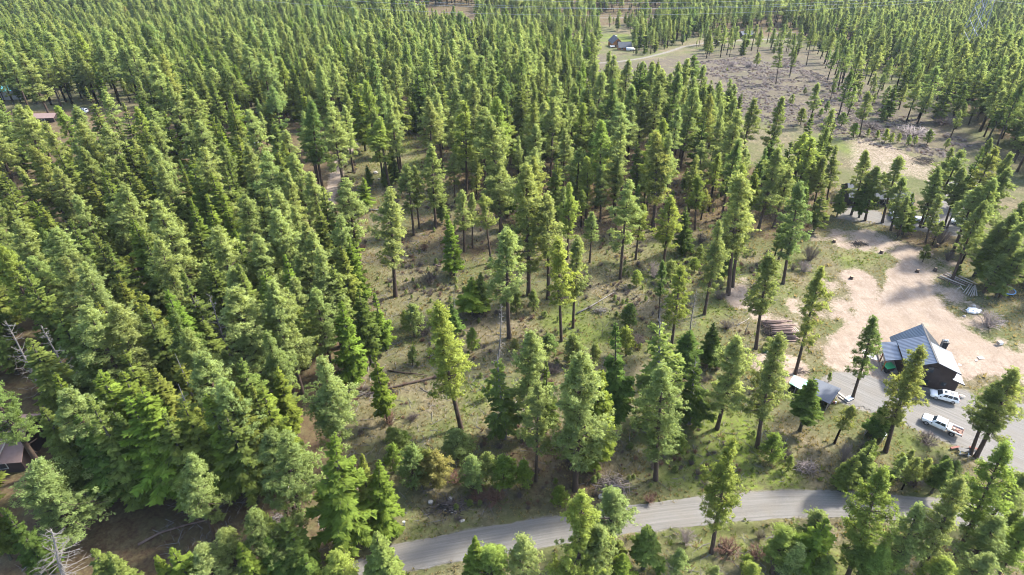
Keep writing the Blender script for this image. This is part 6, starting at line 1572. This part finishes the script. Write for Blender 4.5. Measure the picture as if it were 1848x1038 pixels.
# ------------------------------------------------------------------ transmission tower and lines
def tower(px, py, name, label, H=74.0):
    d = ray(px, py); tt = 380.0 / d[1]; p = CP + d * tt
    base = np.array([p[0], p[1], float(terrain(p[0], p[1]))])
    t = thing(name, label, 'tower', tuple(base), 0.3)
    prof = lambda z: 4.2 * (1 - z / H) ** 1.15 + 0.7
    for sx in (-1, 1):
        for sy in (-1, 1):
            zs = np.linspace(0, H, 9)
            mb = MB()
            for a, c_ in zip(zs[:-1], zs[1:]): mb.beam((sx * prof(a), sy * prof(a), a), (sx * prof(c_), sy * prof(c_), c_), .26)
            mb.build('leg', M['galv'], t)
    zs = np.linspace(0, H, 13)
    for a, c_ in zip(zs[:-1], zs[1:]):
        wa, wc = prof(a), prof(c_)
        mb = MB()
        for q in (((-wa, -wa), (wc, -wc)), ((wa, -wa), (-wc, -wc)), ((-wa, wa), (wc, wc)), ((wa, wa), (-wc, wc)), ((-wa, -wa), (-wc, wc)), ((-wa, wa), (-wc, -wc)), ((wa, -wa), (wc, wc)), ((wa, wa), (wc, -wc))):
            mb.beam((*q[0], a), (*q[1], c_), .15)
        mb.build('lattice_brace', M['galv'], t)
    for z, w in ((37, 9.5), (40.5, 8.5), (H * .99, 6)):
        MB().beam((-w, 0, z), (w, 0, z), .4, .3).build('cross_arm', M['galv'], t)
    return base, t
tb, tw_ = tower(1770, 26, 'transmission_tower', 'tall steel lattice transmission tower at the top right')
for k, (dz, off) in enumerate(((36, -9), (37, 9), (39.5, -8), (40.5, 8))):
    a = tb + np.array([off * .95, off * .3, dz])
    for far_, nm in ((np.array([a[0] - 420, a[1] + 40 + off, a[2] - 6]), 'span running left from the tower'), (np.array([a[0] + 330, a[1] - 30 + off, a[2] + 2]), 'span running right from the tower')):
        pts = []
        for f in np.linspace(0, 1, 25):
            p = a + (far_ - a) * f; p[2] -= 4 * 9 * f * (1 - f); pts.append(p)
        o = MB().tube(pts, .045, 4).build('power_line', M['cable'])
        tag(o, ['lower near', 'lower far', 'upper near', 'upper far'][k] + ' power line, ' + nm, 'power line', 'power lines on the transmission tower')

# ------------------------------------------------------------------ labels that single each tree out
MARKS = [('dark house', (1690, 690)), ('white pickup', (1700, 775)), ('saw log stack', (1398, 600)), ('wood shed', (1485, 715)), ('large brush pile', (1103, 878)), ('smaller brush pile', (1452, 846)), ('long fallen trunk', (710, 700)),
         ('pale fallen trunk', (1075, 550)), ('burn pile', (1549, 441)), ('pole heap', (1735, 515)), ('lot house', (1550, 372)), ('picnic table', (1738, 818)), ('dirt track', (600, 340)), ('large white boulder', (678, 313)), ('white-topped post', (730, 949)),
         ('shingled house', (15, 815)), ('cedar chalet', (1110, 84)), ('rock scatter', (815, 918)), ('field brush pile', (1666, 293)), ('white tarp heap', (1755, 563)), ('gravel lot', (1760, 350)), ('pale thicket', (1350, 122)), ('grey twiggy bush', (765, 605)), ('dead branches', (1308, 993))]
MARKS = [(n_, at(*p)[:2]) for n_, p in MARKS]
def in_words(n):
    n = max(0, min(99, int(n)))
    ones = 'zero one two three four five six seven eight nine ten eleven twelve thirteen fourteen fifteen sixteen seventeen eighteen nineteen'.split()
    tens = '- - twenty thirty forty fifty sixty seventy eighty ninety'.split()
    return ones[n] if n < 20 else tens[n // 10] + ('-' + ones[n % 10] if n % 10 else '')
ORD = ['', 'second ', 'third ', 'fourth ', 'fifth ', 'sixth ', 'seventh ']
KN = {'p': 'pine', 'f': 'fir', 'd': 'fir', 'y': 'young pine', 's': 'dead tree'}
GR = {'pine': 'tall pines', 'fir': 'firs', 'young pine': 'young pines', 'dead tree': 'bleached dead trees'}
used = {}
for kn in ('pine', 'fir', 'young pine', 'dead tree'):
    T = [t for t in TREES if KN[t['kind']] == kn]
    XY = np.array([t['base'][:2] for t in T])
    best = {}
    for n_, m_ in MARKS:
        d = np.hypot(*(XY - m_).T)
        for rk, i in enumerate(np.argsort(d)[:5]):
            if d[i] < 38 and (i not in best or rk < best[i][0]): best[i] = (rk, n_)
    for i, t in enumerate(T):
        if 'obj' not in t: continue
        tone = TONE[t['tone']][1] if t['kind'] != 's' else 'bleached grey'
        size = '' if kn in ('young pine', 'dead tree') else ('tall ' if t['h'] > 25 else 'short ' if t['h'] < 15 else '')
        if t['kind'] == 'd': size = 'bare-topped '
        if i in best:
            rk, n_ = best[i]
            lab = f'{size}{tone} {kn}, the {ORD[rk]}closest {kn} to the {n_}'
        else:
            u, v = t['tip_px']
            x_, y_ = round(u / 18.48), round(v / 10.38)
            st = 'dense stand' if u < 640 and v > 180 else 'open stand' if v > 230 else 'far forest'
            lab = f'{size}{tone} {kn} in the {st}, tip {in_words(x_)} percent across, {in_words(y_)} down'
            if lab in used: lab = f'{size}{tone} {kn} in the {st}, foot {in_words(t["foot_px"][0] / 18.48)} percent across, {in_words(t["foot_px"][1] / 10.38)} down'
        used[lab] = 1
        t['obj']['label'] = lab
        t['obj']['group'] = GR[kn]
for o in [o for o in C.objects if o.get('label') == '']:
    del o['label']

# ------------------------------------------------------------------ the air: a thin even haze round the whole place
hm = bpy.data.materials.new('thin_haze'); hm.use_nodes = True
hm.node_tree.nodes.remove(hm.node_tree.nodes['Principled BSDF'])
pv = hm.node_tree.nodes.new('ShaderNodeVolumePrincipled')
pv.inputs['Color'].default_value = (0.80, 0.88, 1.0, 1)
pv.inputs['Density'].default_value = 0.00005
pv.inputs['Anisotropy'].default_value = 0.2
hm.node_tree.links.new(pv.outputs[0], hm.node_tree.nodes['Material Output'].inputs['Volume'])
tag(MB().box(-7000, 7000, -1700, 6800, -34, 190).build('haze', hm), kind='stuff')
